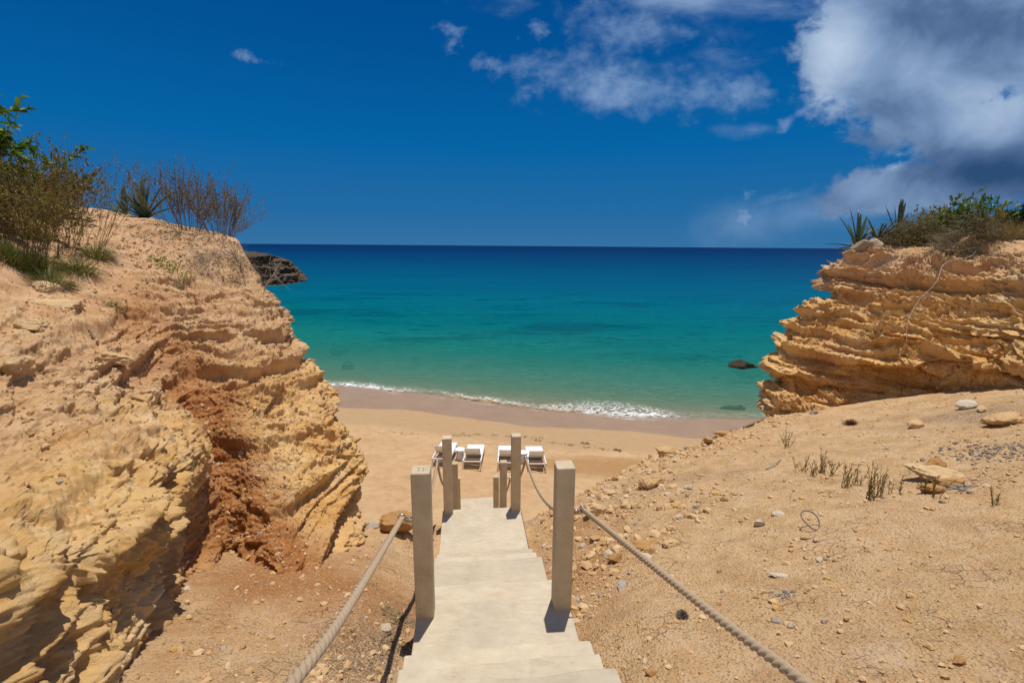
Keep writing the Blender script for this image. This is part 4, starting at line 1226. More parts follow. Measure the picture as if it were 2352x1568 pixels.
# ------------------------------------------------------------------ loungers and tables
def make_lounger():
    root = empty('sun_lounger')
    Wd, Ln = 0.62, 1.95
    fr = MB()
    for s in (-1, 1): fr.box((s * (Wd / 2 - 0.02), Ln / 2, 0.29), (0.04, Ln, 0.06))
    fr.box((0, 0.025, 0.285), (Wd - 0.082, 0.045, 0.045)); fr.box((0, Ln - 0.022, 0.29), (Wd - 0.082, 0.04, 0.055))
    fr.build('frame', M_WHITE, root, False, 0.006)
    bar = MB(); bar.tube([(-Wd / 2 + 0.041, 0.30, 0.285), (Wd / 2 - 0.041, 0.30, 0.285)], 0.012, 10); bar.build('cross_bar', M_WHITE, root, True)
    for s in (-1, 1):
        for y in (0.03, Ln - 0.09):
            lg = MB(); lg.box((s * (Wd / 2 - 0.022), y, 0.128), (0.048, 0.05, 0.262)); lg.build('leg', M_WHITE, root, False, 0.006)
    hy = 0.62
    seat = MB(); seat.box((0, (hy + Ln) / 2, 0.332), (Wd - 0.03, Ln - hy - 0.03, 0.018)); seat.build('seat', M_SLING, root, False, 0.006)
    th = R(36); Lb = 0.60
    c, s_ = math.cos(th), math.sin(th)
    def bp(x, u_, w): return (x, hy - u_ * c + w * s_ * -1 * 0 - w * s_, 0.335 + u_ * s_ - w * c)
    bf = MB()
    for s in (-1, 1): bf.tube([bp(s * (Wd / 2 - 0.07), 0, 0), bp(s * (Wd / 2 - 0.07), Lb, 0)], 0.016, 10)
    bf.tube([bp(-Wd / 2 + 0.07, Lb - 0.02, 0), bp(Wd / 2 - 0.07, Lb - 0.02, 0)], 0.015, 10)
    back = bf.build('backrest', M_WHITE, root, True)
    pn = MB(); V = []; n = 8
    for i in range(n + 1):
        f = i / n
        for k, x in enumerate(np.linspace(-Wd / 2 + 0.07, Wd / 2 - 0.07, 7)):
            sagv = 0.03 * (1 - (x / (Wd / 2 - 0.07)) ** 2) * math.sin(math.pi * f) * 1.0
            V.append(bp(x, 0.03 + (Lb - 0.05) * f, sagv))
    Fq = [(i * 7 + k, i * 7 + k + 1, (i + 1) * 7 + k + 1, (i + 1) * 7 + k) for i in range(n) for k in range(6)]
    pn.add(V, Fq)
    po = pn.build('backrest_sling', M_SLING, back, True)
    sm = po.modifiers.new('solid', 'SOLIDIFY'); sm.thickness = 0.006
    st_ = MB(); st_.box(((0, hy - 0.10 * c - 0.045 * s_, 0.335 + 0.10 * s_ - 0.045 * c)), (Wd - 0.16, 0.004, 0.035), [[1, 0, 0], [0, s_, c], [0, -c, s_]])
    st_.build('strap', M_GREENSTRAP, back)
    return root


loungers = [(-2.34, 14.55, 0.0), (-1.33, 14.45, 0.0), (-0.17, 14.42, 0.012), (0.835, 14.38, 0.02)]
lab = ['leftmost white sun lounger, half hidden by the second left post', 'white sun lounger alone between the two inner posts, beside the fully visible side table', 'white sun lounger partly behind the second right post', 'rightmost white sun lounger, clear of the posts, by the brown damp sand']
proto = make_lounger()
for k, (x, y, a) in enumerate(loungers):
    o = proto if k == 0 else copy_tree(proto)
    px_, py_ = ((1013, 1074), (1083.5, 1080), (1164, 1083), (1234, 1085))[k]
    q = at_z(px_, py_, 1.35)
    for _ in range(4): q = at_z(px_, py_, float(beach_z(q[:1], q[1:2], False)[0]))
    x, y = q[0], q[1]
    z0 = float(beach_z(np.array([x]), np.array([y]), False)[0]); z1 = float(beach_z(np.array([x]), np.array([y + 1.9]), False)[0])
    o.location = (x, y, z0 + 0.0); o.rotation_euler = (math.atan2(z1 - z0, 1.9), 0, a)
    tag(o, lab[k], 'sun lounger', 'sun loungers on the beach')


def make_table():
    root = empty('side_table')
    a = MB(); a.lathe((0, 0, 0), [(0.150, 0.0), (0.150, 0.02), (0.135, 0.15), (0.105, 0.30), (0.098, 0.385)], 28); a.build('base', M_TABLE, root, True)
    b = MB(); b.lathe((0, 0, 0.386), [(0.155, 0.0), (0.176, 0.006), (0.178, 0.022), (0.170, 0.030), (0.0, 0.031)], 32); b.build('table_top', M_TABLE, root, False)
    return root


tb = make_table()
for k, (px, py, lb) in enumerate(((1057, 1056, 'round white side table between the two left loungers'), (1201.5, 1061, 'round white side table mostly hidden behind the second right post'))):
    o = tb if k == 0 else copy_tree(tb)
    x, y = (-1.86, 15.05) if k == 0 else (0.37, 15.05)
    q = at_z(px, py, 1.22)
    for _ in range(4): q = at_z(px, py, float(beach_z(q[:1], q[1:2], False)[0]))
    x, y = q[0], q[1]
    o.location = (x, y, float(beach_z(np.array([x]), np.array([y]))[0]) - 0.01)
    tag(o, lb, 'side table', 'side tables between the loungers')


# ------------------------------------------------------------------ plants
class TB:
    """fast collector of thin tubes (3-sided) and leaf blades"""
    def __init__(s): s.V = []; s.T = []; s.n = 0
    def tube(s, pts, r0, r1):
        pts = np.asarray(pts); n = len(pts)
        d = np.gradient(pts, axis=0); d /= np.linalg.norm(d, axis=1)[:, None] + 1e-9
        a = np.array([0.31, 0.52, 0.8]); e = np.cross(d, a); e /= np.linalg.norm(e, axis=1)[:, None] + 1e-9; b = np.cross(d, e)
        r = np.linspace(r0, r1, n)[:, None]
        ring = [pts + r * (math.cos(t) * e + math.sin(t) * b) for t in (0, 2.094, 4.189)]
        V = np.stack(ring, 1).reshape(-1, 3)
        i = np.arange(n * 3).reshape(n, 3); j = np.roll(i, -1, 1)
        A = np.stack([i[:-1], j[:-1], j[1:]], -1).reshape(-1, 3); B = np.stack([i[:-1], j[1:], i[1:]], -1).reshape(-1, 3)
        s.V.append(V); s.T.append(np.concatenate([A, B]) + s.n); s.n += len(V)
    def blade(s, base, d, nrm, length, width, bend=0.2, n=4, prof=None, fold=0.0):
        d = d / np.linalg.norm(d); side = np.cross(d, nrm); side /= np.linalg.norm(side) + 1e-9; nn = np.cross(side, d)
        f = np.linspace(0, 1, n + 1)
        w = (np.sin(np.pi * np.clip(f * 0.92 + 0.06, 0, 1)) ** 0.8 if prof is None else np.interp(f, prof[0], prof[1])) * width / 2
        c = base + d * (length * f)[:, None] + nn * (-bend * length * f ** 2)[:, None]
        if fold:
            V = np.concatenate([c - side * w[:, None] + nn * (fold * w)[:, None], c, c + side * w[:, None] + nn * (fold * w)[:, None]])
            m = n + 1; T = []
            for k in range(n):
                for o in (0, m): T += [(o + k, o + m + k, o + m + k + 1), (o + k, o + m + k + 1, o + k + 1)]
        else:
            V = np.concatenate([c - side * w[:, None], c + side * w[:, None]]); m = n + 1
            T = []
            for k in range(n): T += [(k, m + k, m + k + 1), (k, m + k + 1, k + 1)]
        s.V.append(V); s.T.append(np.array(T) + s.n); s.n += len(V)
    def bit(s, c, size, rs):
        a = rs.normal(size=(4, 3)); a /= np.linalg.norm(a, axis=1)[:, None]
        s.V.append(c + a * size); s.T.append(np.array([(0, 1, 2), (0, 2, 3), (0, 3, 1), (1, 3, 2)]) + s.n); s.n += 4
    def build(s, name, mat, parent=None, smooth=True, origin=None):
        V = np.concatenate(s.V); T = np.concatenate(s.T)
        if origin is not None: V = V - np.asarray(origin)
        return link(name, mesh_np(name, V, T, smooth), mat, parent)


def curve(a, d, length, rs, n=6, up=0.3, wob=0.12):
    d = d / np.linalg.norm(d); p = np.array(a, float); out = [p.copy()]
    for k in range(n):
        d = d + np.array([0, 0, up / n]) + rs.normal(0, wob / math.sqrt(n), 3); d /= np.linalg.norm(d)
        p = p + d * length / n; out.append(p.copy())
    return np.array(out)


def dry_shrub(base, height, spread, nst, seed, label, lean=(0, 0), seeds=9, leaf_mat=None, leafn=0, rbase=0.12, thick=0.0035, seed_size=0.011, name='dry_shrub', cat='shrub', group='dry shrubs on the clifftop', twmat=None, sdmat=None):
    rs = np.random.default_rng(seed)
    root = empty(name, tuple(base)); tag(root, label, cat, group)
    tw, sd, lf = TB(), TB(), TB()
    for k in range(nst):
        a = rs.uniform(0, 2 * math.pi); rr = rbase * math.sqrt(rs.uniform())
        b = np.array(base) + np.array([rr * math.cos(a), rr * math.sin(a), 0.0])
        b[2] = max(b[2] - 0.15, min(b[2] + 0.1, drop(b[0], b[1]))) - 0.03
        tilt = spread * (rr / max(rbase, 1e-3)) * rs.uniform(0.5, 1.25) + rs.normal(0, 0.08)
        d = np.array([math.cos(a) * tilt + lean[0], math.sin(a) * tilt + lean[1], 1.0])
        L = height * rs.uniform(0.62, 1.08)
        P = curve(b, d, L, rs, 8, 0.15, 0.16); tw.tube(P, thick, thick * 0.45)
        nb = rs.integers(4, 8)
        tips = [P]
        for q in range(nb):
            f = rs.uniform(0.28, 0.9); i = int(f * 8); p0 = P[i]
            dd = P[min(i + 1, 8)] - P[i - 1]; dd /= np.linalg.norm(dd)
            dd = dd + rs.normal(0, 0.42, 3)
            Q = curve(p0, dd, L * rs.uniform(0.12, 0.34), rs, 5, 0.35, 0.22); tw.tube(Q, thick * 0.6, thick * 0.35); tips.append(Q)
        for Q in tips:
            m = len(Q)
            for g in range(seeds if Q is not P else seeds + 4):
                f = rs.uniform(0.45 if Q is P else 0.2, 1.0) * (m - 1); i = min(int(f), m - 2); c = Q[i] + (Q[i + 1] - Q[i]) * (f - i)
                sd.bit(c + rs.normal(0, 0.006, 3), seed_size * rs.uniform(0.5, 1.35), rs)
            if leafn:
                for g in range(leafn):
                    f = rs.uniform(0.1, 1.0) * (m - 1); i = min(int(f), m - 2); c = Q[i] + (Q[i + 1] - Q[i]) * (f - i)
                    lf.blade(c, rs.normal(size=3) + np.array([0, 0, .5]), rs.normal(size=3), rs.uniform(0.018, 0.04), 0.012, 0.2, 2)
    tw.build('stems', twmat or M_TWIG, root, True, base); sd.build('seed_heads', sdmat or M_SEED, root, False, base)
    if leafn: lf.build('leaves', leaf_mat or M_OLIVE, root, True, base)
    return root


def leafy_bush(base, w, h, nst, nlf, seed, label, mat, leaf=(0.05, 0.024), name='leafy_bush', group=None, lean=(0, 0), cat='bush'):
    rs = np.random.default_rng(seed)
    root = empty(name, tuple(base)); tag(root, label, cat, group)
    tw, lf = TB(), TB()
    for k in range(nst):
        a = rs.uniform(0, 2 * math.pi); tl = rs.uniform(0, 1) ** 0.6
        d = np.array([math.cos(a) * tl * w / h * 0.9 + lean[0], math.sin(a) * tl * w / h * 0.9 + lean[1], 1.0])
        L = math.hypot(h, tl * w * 0.4) * rs.uniform(0.55, 1.0)
        P = curve(np.array(base) + rs.normal(0, 0.04 * w, 3) * np.array([1, 1, 0]), d, L, rs, 7, 0.25, 0.3); tw.tube(P, 0.007, 0.002)
        tips = [P]
        for q in range(rs.integers(3, 6)):
            i = rs.integers(2, 7); dd = rs.normal(0, 1, 3) + np.array([0, 0, 0.7]); Q = curve(P[i], dd, L * rs.uniform(0.15, 0.35), rs, 4, 0.4, 0.3); tw.tube(Q, 0.004, 0.0015); tips.append(Q)
        for Q in tips:
            m = len(Q)
            for g in range(nlf):
                f = rs.uniform(0.35, 1.0) * (m - 1); i = min(int(f), m - 2); c = Q[i] + (Q[i + 1] - Q[i]) * (f - i)
                d = Q[min(i + 1, m - 1)] - Q[i]; d = d / (np.linalg.norm(d) + 1e-9) * 0.5 + rs.normal(0, 0.7, 3) + np.array([0, 0, 0.3])
                sc_ = rs.uniform(0.6, 1.25)
                lf.blade(c, d, rs.normal(0, 0.6, 3) + np.array([0, 0, 1.0]), leaf[0] * sc_, leaf[1] * sc_, 0.25, 3, fold=0.25)
    tw.build('stems', M_TWIG, root, True, base); lf.build('leaves', mat, root, True, base)
    return root


def agave(base, leaves, seed, label, mat, group='agaves on the clifftop', name='agave'):
    """leaves: list of (azimuth deg, elevation deg, length, width)"""
    rs = np.random.default_rng(seed)
    tb_ = TB()
    for az, el, L, w in leaves:
        az, el = R(az), R(el)
        d = np.array([math.cos(az) * math.cos(el), math.sin(az) * math.cos(el), math.sin(el)])
        nrm = np.array([-math.cos(az) * math.sin(el), -math.sin(az) * math.sin(el), math.cos(el)]) + 1e-3
        tb_.blade(np.array(base) + d * 0.03, d, nrm, L, w, rs.uniform(-0.02, 0.12) * (1.6 if el < 0.5 else 0.5), 8, ((0, .12, .45, .8, 1), (0.7, .85, 1.0, .55, 0.0)), 0.45)
    o = tb_.build(name, mat, None, True, base); o.location = tuple(base)
    sm = o.modifiers.new('solid', 'SOLIDIFY'); sm.thickness = 0.008
    tag(o, label, 'agave', group)
    return o


def fan(n, rs, L, w, elr=(15, 88), azr=(0, 360)):
    return [(rs.uniform(*azr), rs.uniform(*elr), L * rs.uniform(0.7, 1.1), w * rs.uniform(0.8, 1.15)) for _ in range(n)]


def tuft(base, h, r, n, seed, label, mat=M_GRASS, group='grass tufts on the left cliff', lean=(0, 0, 0), width=0.006, name='grass_tuft', cat='grass tuft', bend=0.5):
    rs = np.random.default_rng(seed); t_ = TB()
    for k in range(n):
        a = rs.uniform(0, 6.28); q = math.sqrt(rs.uniform()); rr = r * q * 0.45
        b = np.array(base) + np.array([rr * math.cos(a), rr * math.sin(a), -0.01])
        b[2] = max(base[2] - 0.2, min(base[2] + 0.2, drop(b[0], b[1]))) - 0.01
        d = np.array([math.cos(a) * q * 0.9, math.sin(a) * q * 0.9, 1.0]) + np.array(lean) + rs.normal(0, 0.15, 3)
        t_.blade(b, d, np.array([math.cos(a) * -0.3, math.sin(a) * -0.3, 1.0]), h * rs.uniform(0.5, 1.1), width, bend * rs.uniform(0.3, 1.2), 4, ((0, .5, 1), (1, .8, 0)))
    o = t_.build(name, mat, None, True, base); o.location = tuple(base)
    tag(o, label, cat, group)
    return o


def cliff_pt(px, py, which='L', sink=0.02):
    for k in range(80):
        h = hit(px, py + k, which)
        if h is not None: break
    q = h[0].copy(); q[2] -= sink
    return q, h[2]


def sky_pt(px, py, which='L'):
    """first terrain point at or below a picture point (for things rooted on the skyline)"""
    for k in range(60):
        h = hit(px, py + 2 * k, which)
        if h is not None and h[2] < 20:
            q = h[0].copy(); q[2] -= 0.03; return q, h[2]


# left clifftop
q, t = sky_pt(70, 560); tl = t
dry_shrub(q, 1.34, 0.62, 110, 201, 'dense brown seeding shrub at the left picture edge, above the grass', rbase=0.50, leafn=11, seeds=9)
q, t = sky_pt(10, 560)
dry_shrub(q, 1.25, 0.5, 80, 202, 'olive tinted dry shrub cut by the left picture edge', rbase=0.45, leafn=14, seeds=6)
q, t = sky_pt(185, 560)
dry_shrub(q, 1.60, 0.50, 34, 203, 'open spindly dry shrub with tall forked twigs, left of the agaves', lean=(0.12, 0), rbase=0.28, seeds=9)
q = W(-105, 520, 6.6); q[2] = drop(q[0], q[1]) - 0.02
leafy_bush(q, 1.6, 2.05, 70, 34, 204, 'bright green leafy bush at the far left edge behind the dry shrubs', M_LEAF, (0.10, 0.042))
q = W(110, 500, 8.2); q[2] = drop(q[0], q[1]) - 0.02
leafy_bush(q, 2.2, 1.25, 60, 30, 205, 'low dark olive bush behind the brown seeding shrub', M_OLIVE, (0.05, 0.022))
q, t = sky_pt(425, 528)
dry_shrub(q, 1.35, 0.70, 60, 206, 'wide bare dry shrub in the middle of the left clifftop, right of the agaves', lean=(-0.05, 0), rbase=0.30, seeds=13, seed_size=0.0125, thick=0.0042)
q, t = sky_pt(505, 522)
dry_shrub(q, 1.15, 0.60, 58, 207, 'upright dry shrub at the end of the left clifftop', lean=(0.05, 0), rbase=0.24, seeds=13, seed_size=0.0125, thick=0.0042)
q, t = sky_pt(528, 525)
dry_shrub(q, 0.95, 0.25, 7, 208, 'few dry stalks arching out over the sea from the cliff end', lean=(1.35, 0), rbase=0.06, seeds=7, seed_size=0.012)
rs = np.random.default_rng(31)
q, t = sky_pt(335, 500)
agave(q, [(180, 40, .62, .09), (170, 58, .70, .10), (150, 72, .85, .11), (120, 82, .80, .11), (60, 80, .75, .11), (30, 66, .80, .11), (10, 48, .75, .10), (0, 28, .6, .09), (200, 24, .55, .08), (250, 55, .6, .1), (300, 50, .6, .1), (340, 20, .6, .08), (225, 35, .5, .09), (275, 40, .5, .09)], 32, 'dark green agave with a full rosette on the left clifftop', M_AGAVE)
q, t = sky_pt(288, 492)
agave(q, [(178, 20, .68, .06), (172, 33, .62, .06), (100, 84, .62, .13), (40, 75, .5, .08), (185, 45, .4, .06), (10, 55, .4, .06), (270, 60, .35, .07)], 33, 'smaller agave with one broad upright leaf, left of the full rosette', M_AGAVE)
for px, py, h, r, n, lb in ((222, 590, 0.30, 0.40, 420, 'round tufted grass clump at the right end of the grass'), (185, 622, 0.26, 0.42, 380, 'thin grass tuft under the round clump'), (120, 655, 0.26, 0.42, 520, 'long grass tuft hanging over the pale slabs'), (60, 612, 0.26, 0.5, 620, 'thick green grass patch at the left edge'), (15, 590, 0.28, 0.5, 620, 'grass patch cut by the left picture edge'), (100, 612, 0.26, 0.5, 560, 'green grass tuft in the middle of the grassy strip'), (266, 706, 0.13, 0.16, 120, 'small lone grass tuft on the bare slope')):
    q, t = cliff_pt(px, py); tuft(q, h, r, n, int(px * 7 + py), lb, lean=(0.35, -0.1, -0.15))
for px, py, sd in ((360, 592, 1), (385, 606, 2), (400, 618, 3), (425, 632, 4)):
    q, t = cliff_pt(px, py)
    tuft(q, 0.09, 0.28, 60, 400 + sd, 'small creeping green weed on the bare slope of the left cliff', M_LEAF, 'creeping weeds on the left slope', width=0.014, name='weed', cat='weed')


def tangle(base, w, d, h, n, seed, label, mat, name='dry_brush', group=None, thick=0.0022, flat=0.6, leaf_mat=None, nleaf=0, lean=(0, 0, 0), leaf=0.022):
    rs = np.random.default_rng(seed)
    root = empty(name, tuple(base)); tag(root, label, 'brush', group)
    t_, lf = TB(), TB()
    for k in range(n):
        a = rs.uniform(0, 6.28); q = math.sqrt(rs.uniform())
        x, y = base[0] + w / 2 * q * math.cos(a), base[1] + d / 2 * q * math.sin(a)
        top = h * (1 - q ** 2.5) * rs.uniform(0.05, 1.0)
        z = max(base[2] - 0.3, min(base[2] + 0.4, drop(x, y))) + top
        dd = np.array([math.cos(a + rs.normal(0, 1)), math.sin(a + rs.normal(0, 1)), rs.normal(0.15, flat)]) + np.array(lean)
        P = curve((x, y, z), dd, rs.uniform(0.15, 0.45), rs, 4, -0.1, 0.5); t_.tube(P, thick, thick * 0.5)
        for g in range(nleaf):
            i = rs.integers(1, 5)
            lf.blade(P[i], rs.normal(size=3), rs.normal(size=3), leaf * rs.uniform(0.6, 1.3), leaf * 0.5, 0.2, 2)
    t_.build('twigs', mat, root, True, base)
    if nleaf: lf.build('leaves', leaf_mat, root, True, base)
    return root


q, t = cliff_pt(510, 618); tangle(q, 0.9, 0.8, 0.32, 420, 501, 'grey tangle of dead twigs on the end of the left cliff', M_TWIGGREY)


def branch(pts, r0, r1, label, mat=M_BONE, name='dead_branch', nside=0, seed=1, cat='branch', sl=0.2, group=None):
    rs = np.random.default_rng(seed); P = np.array(pts)
    C = catmull(P[:, None, :], 40)[:, 0, :] + rs.normal(0, 0.0025, (40, 3))
    mb = MB(); mb.tube(C, np.linspace(r0, r1, 40), 7)
    for k in range(nside):
        i = rs.integers(8, 38); d = C[min(i + 1, 39)] - C[i - 1]; d /= np.linalg.norm(d)
        Q = curve(C[i], d + rs.normal(0, 0.6, 3), sl * rs.uniform(0.5, 1.3), rs, 5, -0.1, 0.4); mb.tube(Q, np.linspace(r1 * 1.1, r1 * 0.5, 6), 5)
    o = mb.build(name, mat, None, True)
    tag(o, label, cat, group)
    return o


def img_path(pts, which, lift, n=None):
    if n:
        C = catmull(np.array([(a, b, 0.0) for a, b in pts])[:, None, :], n)[:, 0, :2]
        hs = []
        for px, py in C:
            for k in range(60):
                h = hit(px, py + k, which)
                if h is not None: break
            hs.append(h[2])
        hs = np.array(hs)
        hm = np.array([hs[max(0, i - 2):i + 3].min() for i in range(n)])
        hm = np.convolve(np.pad(hm, 2, mode='edge'), np.ones(5) / 5, mode='valid')
        return [np.array(CAMP) + ray(px, py) / np.linalg.norm(ray(px, py)) * (t_ - lift) for (px, py), t_ in zip(C, hm)]
    out = []
    for px, py in pts:
        for k in range(80):
            h = hit(px, py + k, which)
            if h is not None: break
        v = h[0] - np.array(CAMP); out.append(h[0] - v / np.linalg.norm(v) * lift)
    return out


q, t = cliff_pt(605, 668); v = [q + np.array(o_) for o_ in ((0, 0, 0), (0.08, -0.05, 0.12), (0.18, -0.05, 0.25), (0.30, 0, 0.33))]
branch(v, 0.010, 0.004, 'bleached dead branch sticking out from the end of the left cliff', nside=14, seed=3, sl=0.35)
q, t = cliff_pt(565, 655); v = [q + np.array(o_) for o_ in ((0, 0, 0), (-0.04, 0, 0.2), (-0.10, 0, 0.42), (-0.15, 0, 0.6))]
branch(v, 0.007, 0.003, 'thin grey bare bush upright on the left cliff end', M_TWIGGREY, nside=26, seed=4, name='bare_bush', cat='bush', sl=0.4)
q, t = cliff_pt(215, 772)
branch(img_path([(205, 757), (218, 780), (226, 793)], 'L', 0.015), 0.012, 0.008, 'short brown stick on the slope of the left cliff', M_TWIG, 'stick', cat='stick')
branch(img_path([(302, 912), (325, 918), (342, 924)], 'L', 0.02), 0.010, 0.006, 'brown stick poking out below the jutting block', M_TWIG, 'stick', cat='stick')

# right clifftop
rs = np.random.default_rng(41)
q, t = sky_pt(1962, 560, 'R')
agave(q + np.array([0, -0.1, 0.06]), [(150, 62, .95, .085), (135, 76, 1.05, .085), (80, 80, 1.0, .08), (60, 74, 1.0, .08), (40, 62, 1.0, .085), (25, 50, .85, .08), (180, 14, .85, .075), (176, 4, .55, .07), (190, -14, .55, .07), (200, -38, .75, .08), (215, 30, .5, .07), (265, 50, .5, .08), (300, 45, .5, .08), (100, 60, .8, .08)], 42, 'big spiky agave leaning out from the brink of the right cliff', M_AGAVE2)
q, t = sky_pt(2062, 548, 'R')
agave(q + np.array([0.15, 0.25, 0.12]), [(150, 70, .95, .08), (140, 80, .85, .07), (110, 85, .95, .08), (80, 88, 1.12, .08), (50, 80, 1.15, .08), (40, 72, 1.1, .08), (30, 62, .8, .08), (20, 50, .8, .08), (170, 45, .6, .07), (280, 50, .5, .07)], 43, 'second agave with tall upright leaves rising out of the brush', M_AGAVE2)
q, t = sky_pt(2020, 550, 'R')
agave(q + np.array([0.15, 0.3, 0.18]), fan(16, rs, 0.62, 0.05, (30, 80)), 44, 'small dark agave between the two tall ones', M_AGAVE2)
brs = [(2040, 556, 1.5, 0.9, 0.34, 1000, 'left-hand grey dry brush mound by the big agave', 0), (2105, 556, 1.5, 1.0, 0.58, 1500, 'grey-green brush mound under the second agave', 6), (2175, 556, 1.6, 1.0, 0.68, 1600, 'brown brush mound in the middle of the right clifftop', 5), (2240, 556, 1.4, 1.0, 0.62, 1400, 'dark shaded brush mound left of the golden grass', 0)]
for i, (px, py, w, d, h, n, lb, nl) in enumerate(brs):
    q, t = sky_pt(px, py, 'R'); tangle(q + np.array([0.1, 0.25, -0.02]), w, d, h, n, 600 + i, lb, M_TWIGGREY, group='brush mounds on the right clifftop', leaf_mat=M_OLIVE, nleaf=nl + 3, thick=0.003, leaf=0.032)
q, t = sky_pt(2175, 540, 'R')
leafy_bush(q + np.array([0.35, 0.7, 0.05]), 2.0, 1.00, 70, 20, 611, 'rounded olive-brown bush on top of the right cliff', M_OLIVE, (0.065, 0.032))
q, t = sky_pt(2235, 540, 'R')
leafy_bush(q + np.array([0.3, 0.6, 0.05]), 1.0, 0.98, 34, 20, 613, 'green bush merging with the olive bush on its right', M_LEAF, (0.065, 0.032))
q, t = sky_pt(2272, 540, 'R')
leafy_bush(q + np.array([0.2, 0.4, 0]), 0.7, 1.15, 14, 14, 612, 'yellow-green sprig bush rising above the right brush', M_YLEAF, (0.06, 0.032))
q, t = sky_pt(2318, 540, 'R')
leafy_bush(q + np.array([0.1, 0.3, 0]), 0.45, 1.00, 14, 26, 614, 'dark green upright plant left of the one at the picture edge', M_DLEAF, (0.11, 0.03))
q, t = sky_pt(2345, 540, 'R')
leafy_bush(q + np.array([0.1, 0.3, 0]), 0.45, 1.15, 14, 26, 615, 'taller dark green plant at the right picture edge', M_DLEAF, (0.11, 0.03))
for i, px in enumerate((2275, 2305, 2340)):
    q, t = sky_pt(px, 548, 'R'); tuft(q + np.array([0.05, 0.1, 0]), 0.75, 0.8, 560, 620 + i, ('golden dry grass beside the dark brush mound', 'golden dry grass in front of the dark green plants', 'golden dry grass at the right picture edge')[i], M_DRYGRASS, 'dry grass on the right clifftop', width=0.006, bend=0.3)
branch(img_path([(2175, 573), (2200, 577), (2240, 570), (2228, 590), (2170, 605), (2150, 650), (2110, 690), (2085, 740), (2082, 790)], 'R', 0.03, 36), 0.010, 0.004, 'long bleached root trailing down the right cliff face', nside=12, seed=8, sl=0.18, name='root', cat='root')
branch(img_path([(2196, 575), (2160, 578), (2120, 582)], 'R', 0.04), 0.022, 0.014, 'thick bent root stub under the right brush', M_TWIG, 'root', nside=6, seed=9, cat='root', sl=0.3)
branch(img_path([(2060, 592), (2030, 610), (2000, 632)], 'R', 0.04, 14), 0.010, 0.005, 'short thin root on the upper left of the right cliff', M_TWIGGREY, 'root', nside=5, seed=10, cat='root')


# small plants, sticks and litter on the right slope
def sprig(px, py, h, n, seed, label, group='dry sprigs on the right slope', spread=0.3):
    q, t = on_ground(px, py); rs = np.random.default_rng(seed); t_ = TB()
    for k in range(n):
        a = rs.uniform(0, 6.28); d = np.array([math.cos(a) * spread * rs.uniform(), math.sin(a) * spread * rs.uniform(), 1.0])
        P = curve(q + np.array([rs.normal(0, 0.02), rs.normal(0, 0.02), -0.02]), d, h * rs.uniform(0.5, 1.1), rs, 6, 0.1, 0.15); t_.tube(P, 0.0035, 0.0018)
        for g in range(12):
            i = rs.integers(1, 6); t_.blade(P[i], np.array([rs.normal(0, .5), rs.normal(0, .5), 1.0]), rs.normal(size=3), rs.uniform(0.02, 0.05), 0.006, 0.1, 2)
    o = t_.build('sprig', M_SPRIG, None, True, q); o.location = tuple(q)
    tag(o, label, 'plant', group)


for i, (px, py, hpx, n, lb, sp) in enumerate(((1842, 1082, 40, 8, 'low bushy dry sprig at the left end of the sprig row', .9), (1885, 1085, 60, 12, 'tall feathery sprig next to the left end of the row', .7), (1872, 1092, 30, 6, 'short sprig in front of the feathery one', .5), (1912, 1090, 32, 7, 'short bushy sprig right of the feathery one', .5),
        (1945, 1118, 52, 10, 'dense sprig left of the tallest clump', .35), (1963, 1112, 44, 5, 'thin sprig just behind the dense one', .25), (1996, 1146, 70, 14, 'tallest densest sprig clump in the middle of the row', .25), (2022, 1138, 62, 8, 'twin-stemmed sprig right of the tallest clump', .3), (2051, 1130, 26, 3, 'tiny single sprig right of the twin-stemmed one', .15), (2074, 1132, 42, 2, 'single thin stalk between two tiny sprigs', .1), (2120, 1122, 24, 3, 'tiny sprig in front of the dark pebble patch', .2), (2131, 1134, 36, 3, 'curved sprig near the right end of the row', .15), (2152, 1142, 58, 4, 'three-stalked tall sprig at the right end of the row', .25),
        (1807, 1028, 46, 9, 'bare fuzzy sprig alone above the left end of the row', .7), (2280, 1160, 36, 4, 'bent dead sprig far right on the slope', .4))):
    h = (None, None, on_ground(px, py)[1]); sprig(px, py, hpx * h[2] / FPX, n, 700 + i, lb, spread=sp)


def litter(px, py, rpx, n, seed, mat, size, name, label, cat):
    q, t = on_ground(px, py); r = rpx * t / FPX; rs = np.random.default_rng(seed); V = []; Fs = []; k0 = 0
    for k in range(n):
        x, y = q[0] + rs.normal(0, 0.5 * r), q[1] + rs.normal(0, 0.4 * r)
        z = float(ground_z(np.array([x]), np.array([y]))[0]); s = size * 0.55 * (1 / rs.uniform(0.08, 1)) ** 0.5
        V.append(var[k % 12] * np.array([s, s * rs.uniform(.5, 1), s * 0.5]) + np.array([x, y, z + s * 0.15])); Fs.append(F0 + k0); k0 += 12
    V = np.concatenate(V) - q
    o = link(name, mesh_np(name, V, np.concatenate(Fs), False), mat); o.location = tuple(q)
    tag(o, label, cat, None, 'stuff')


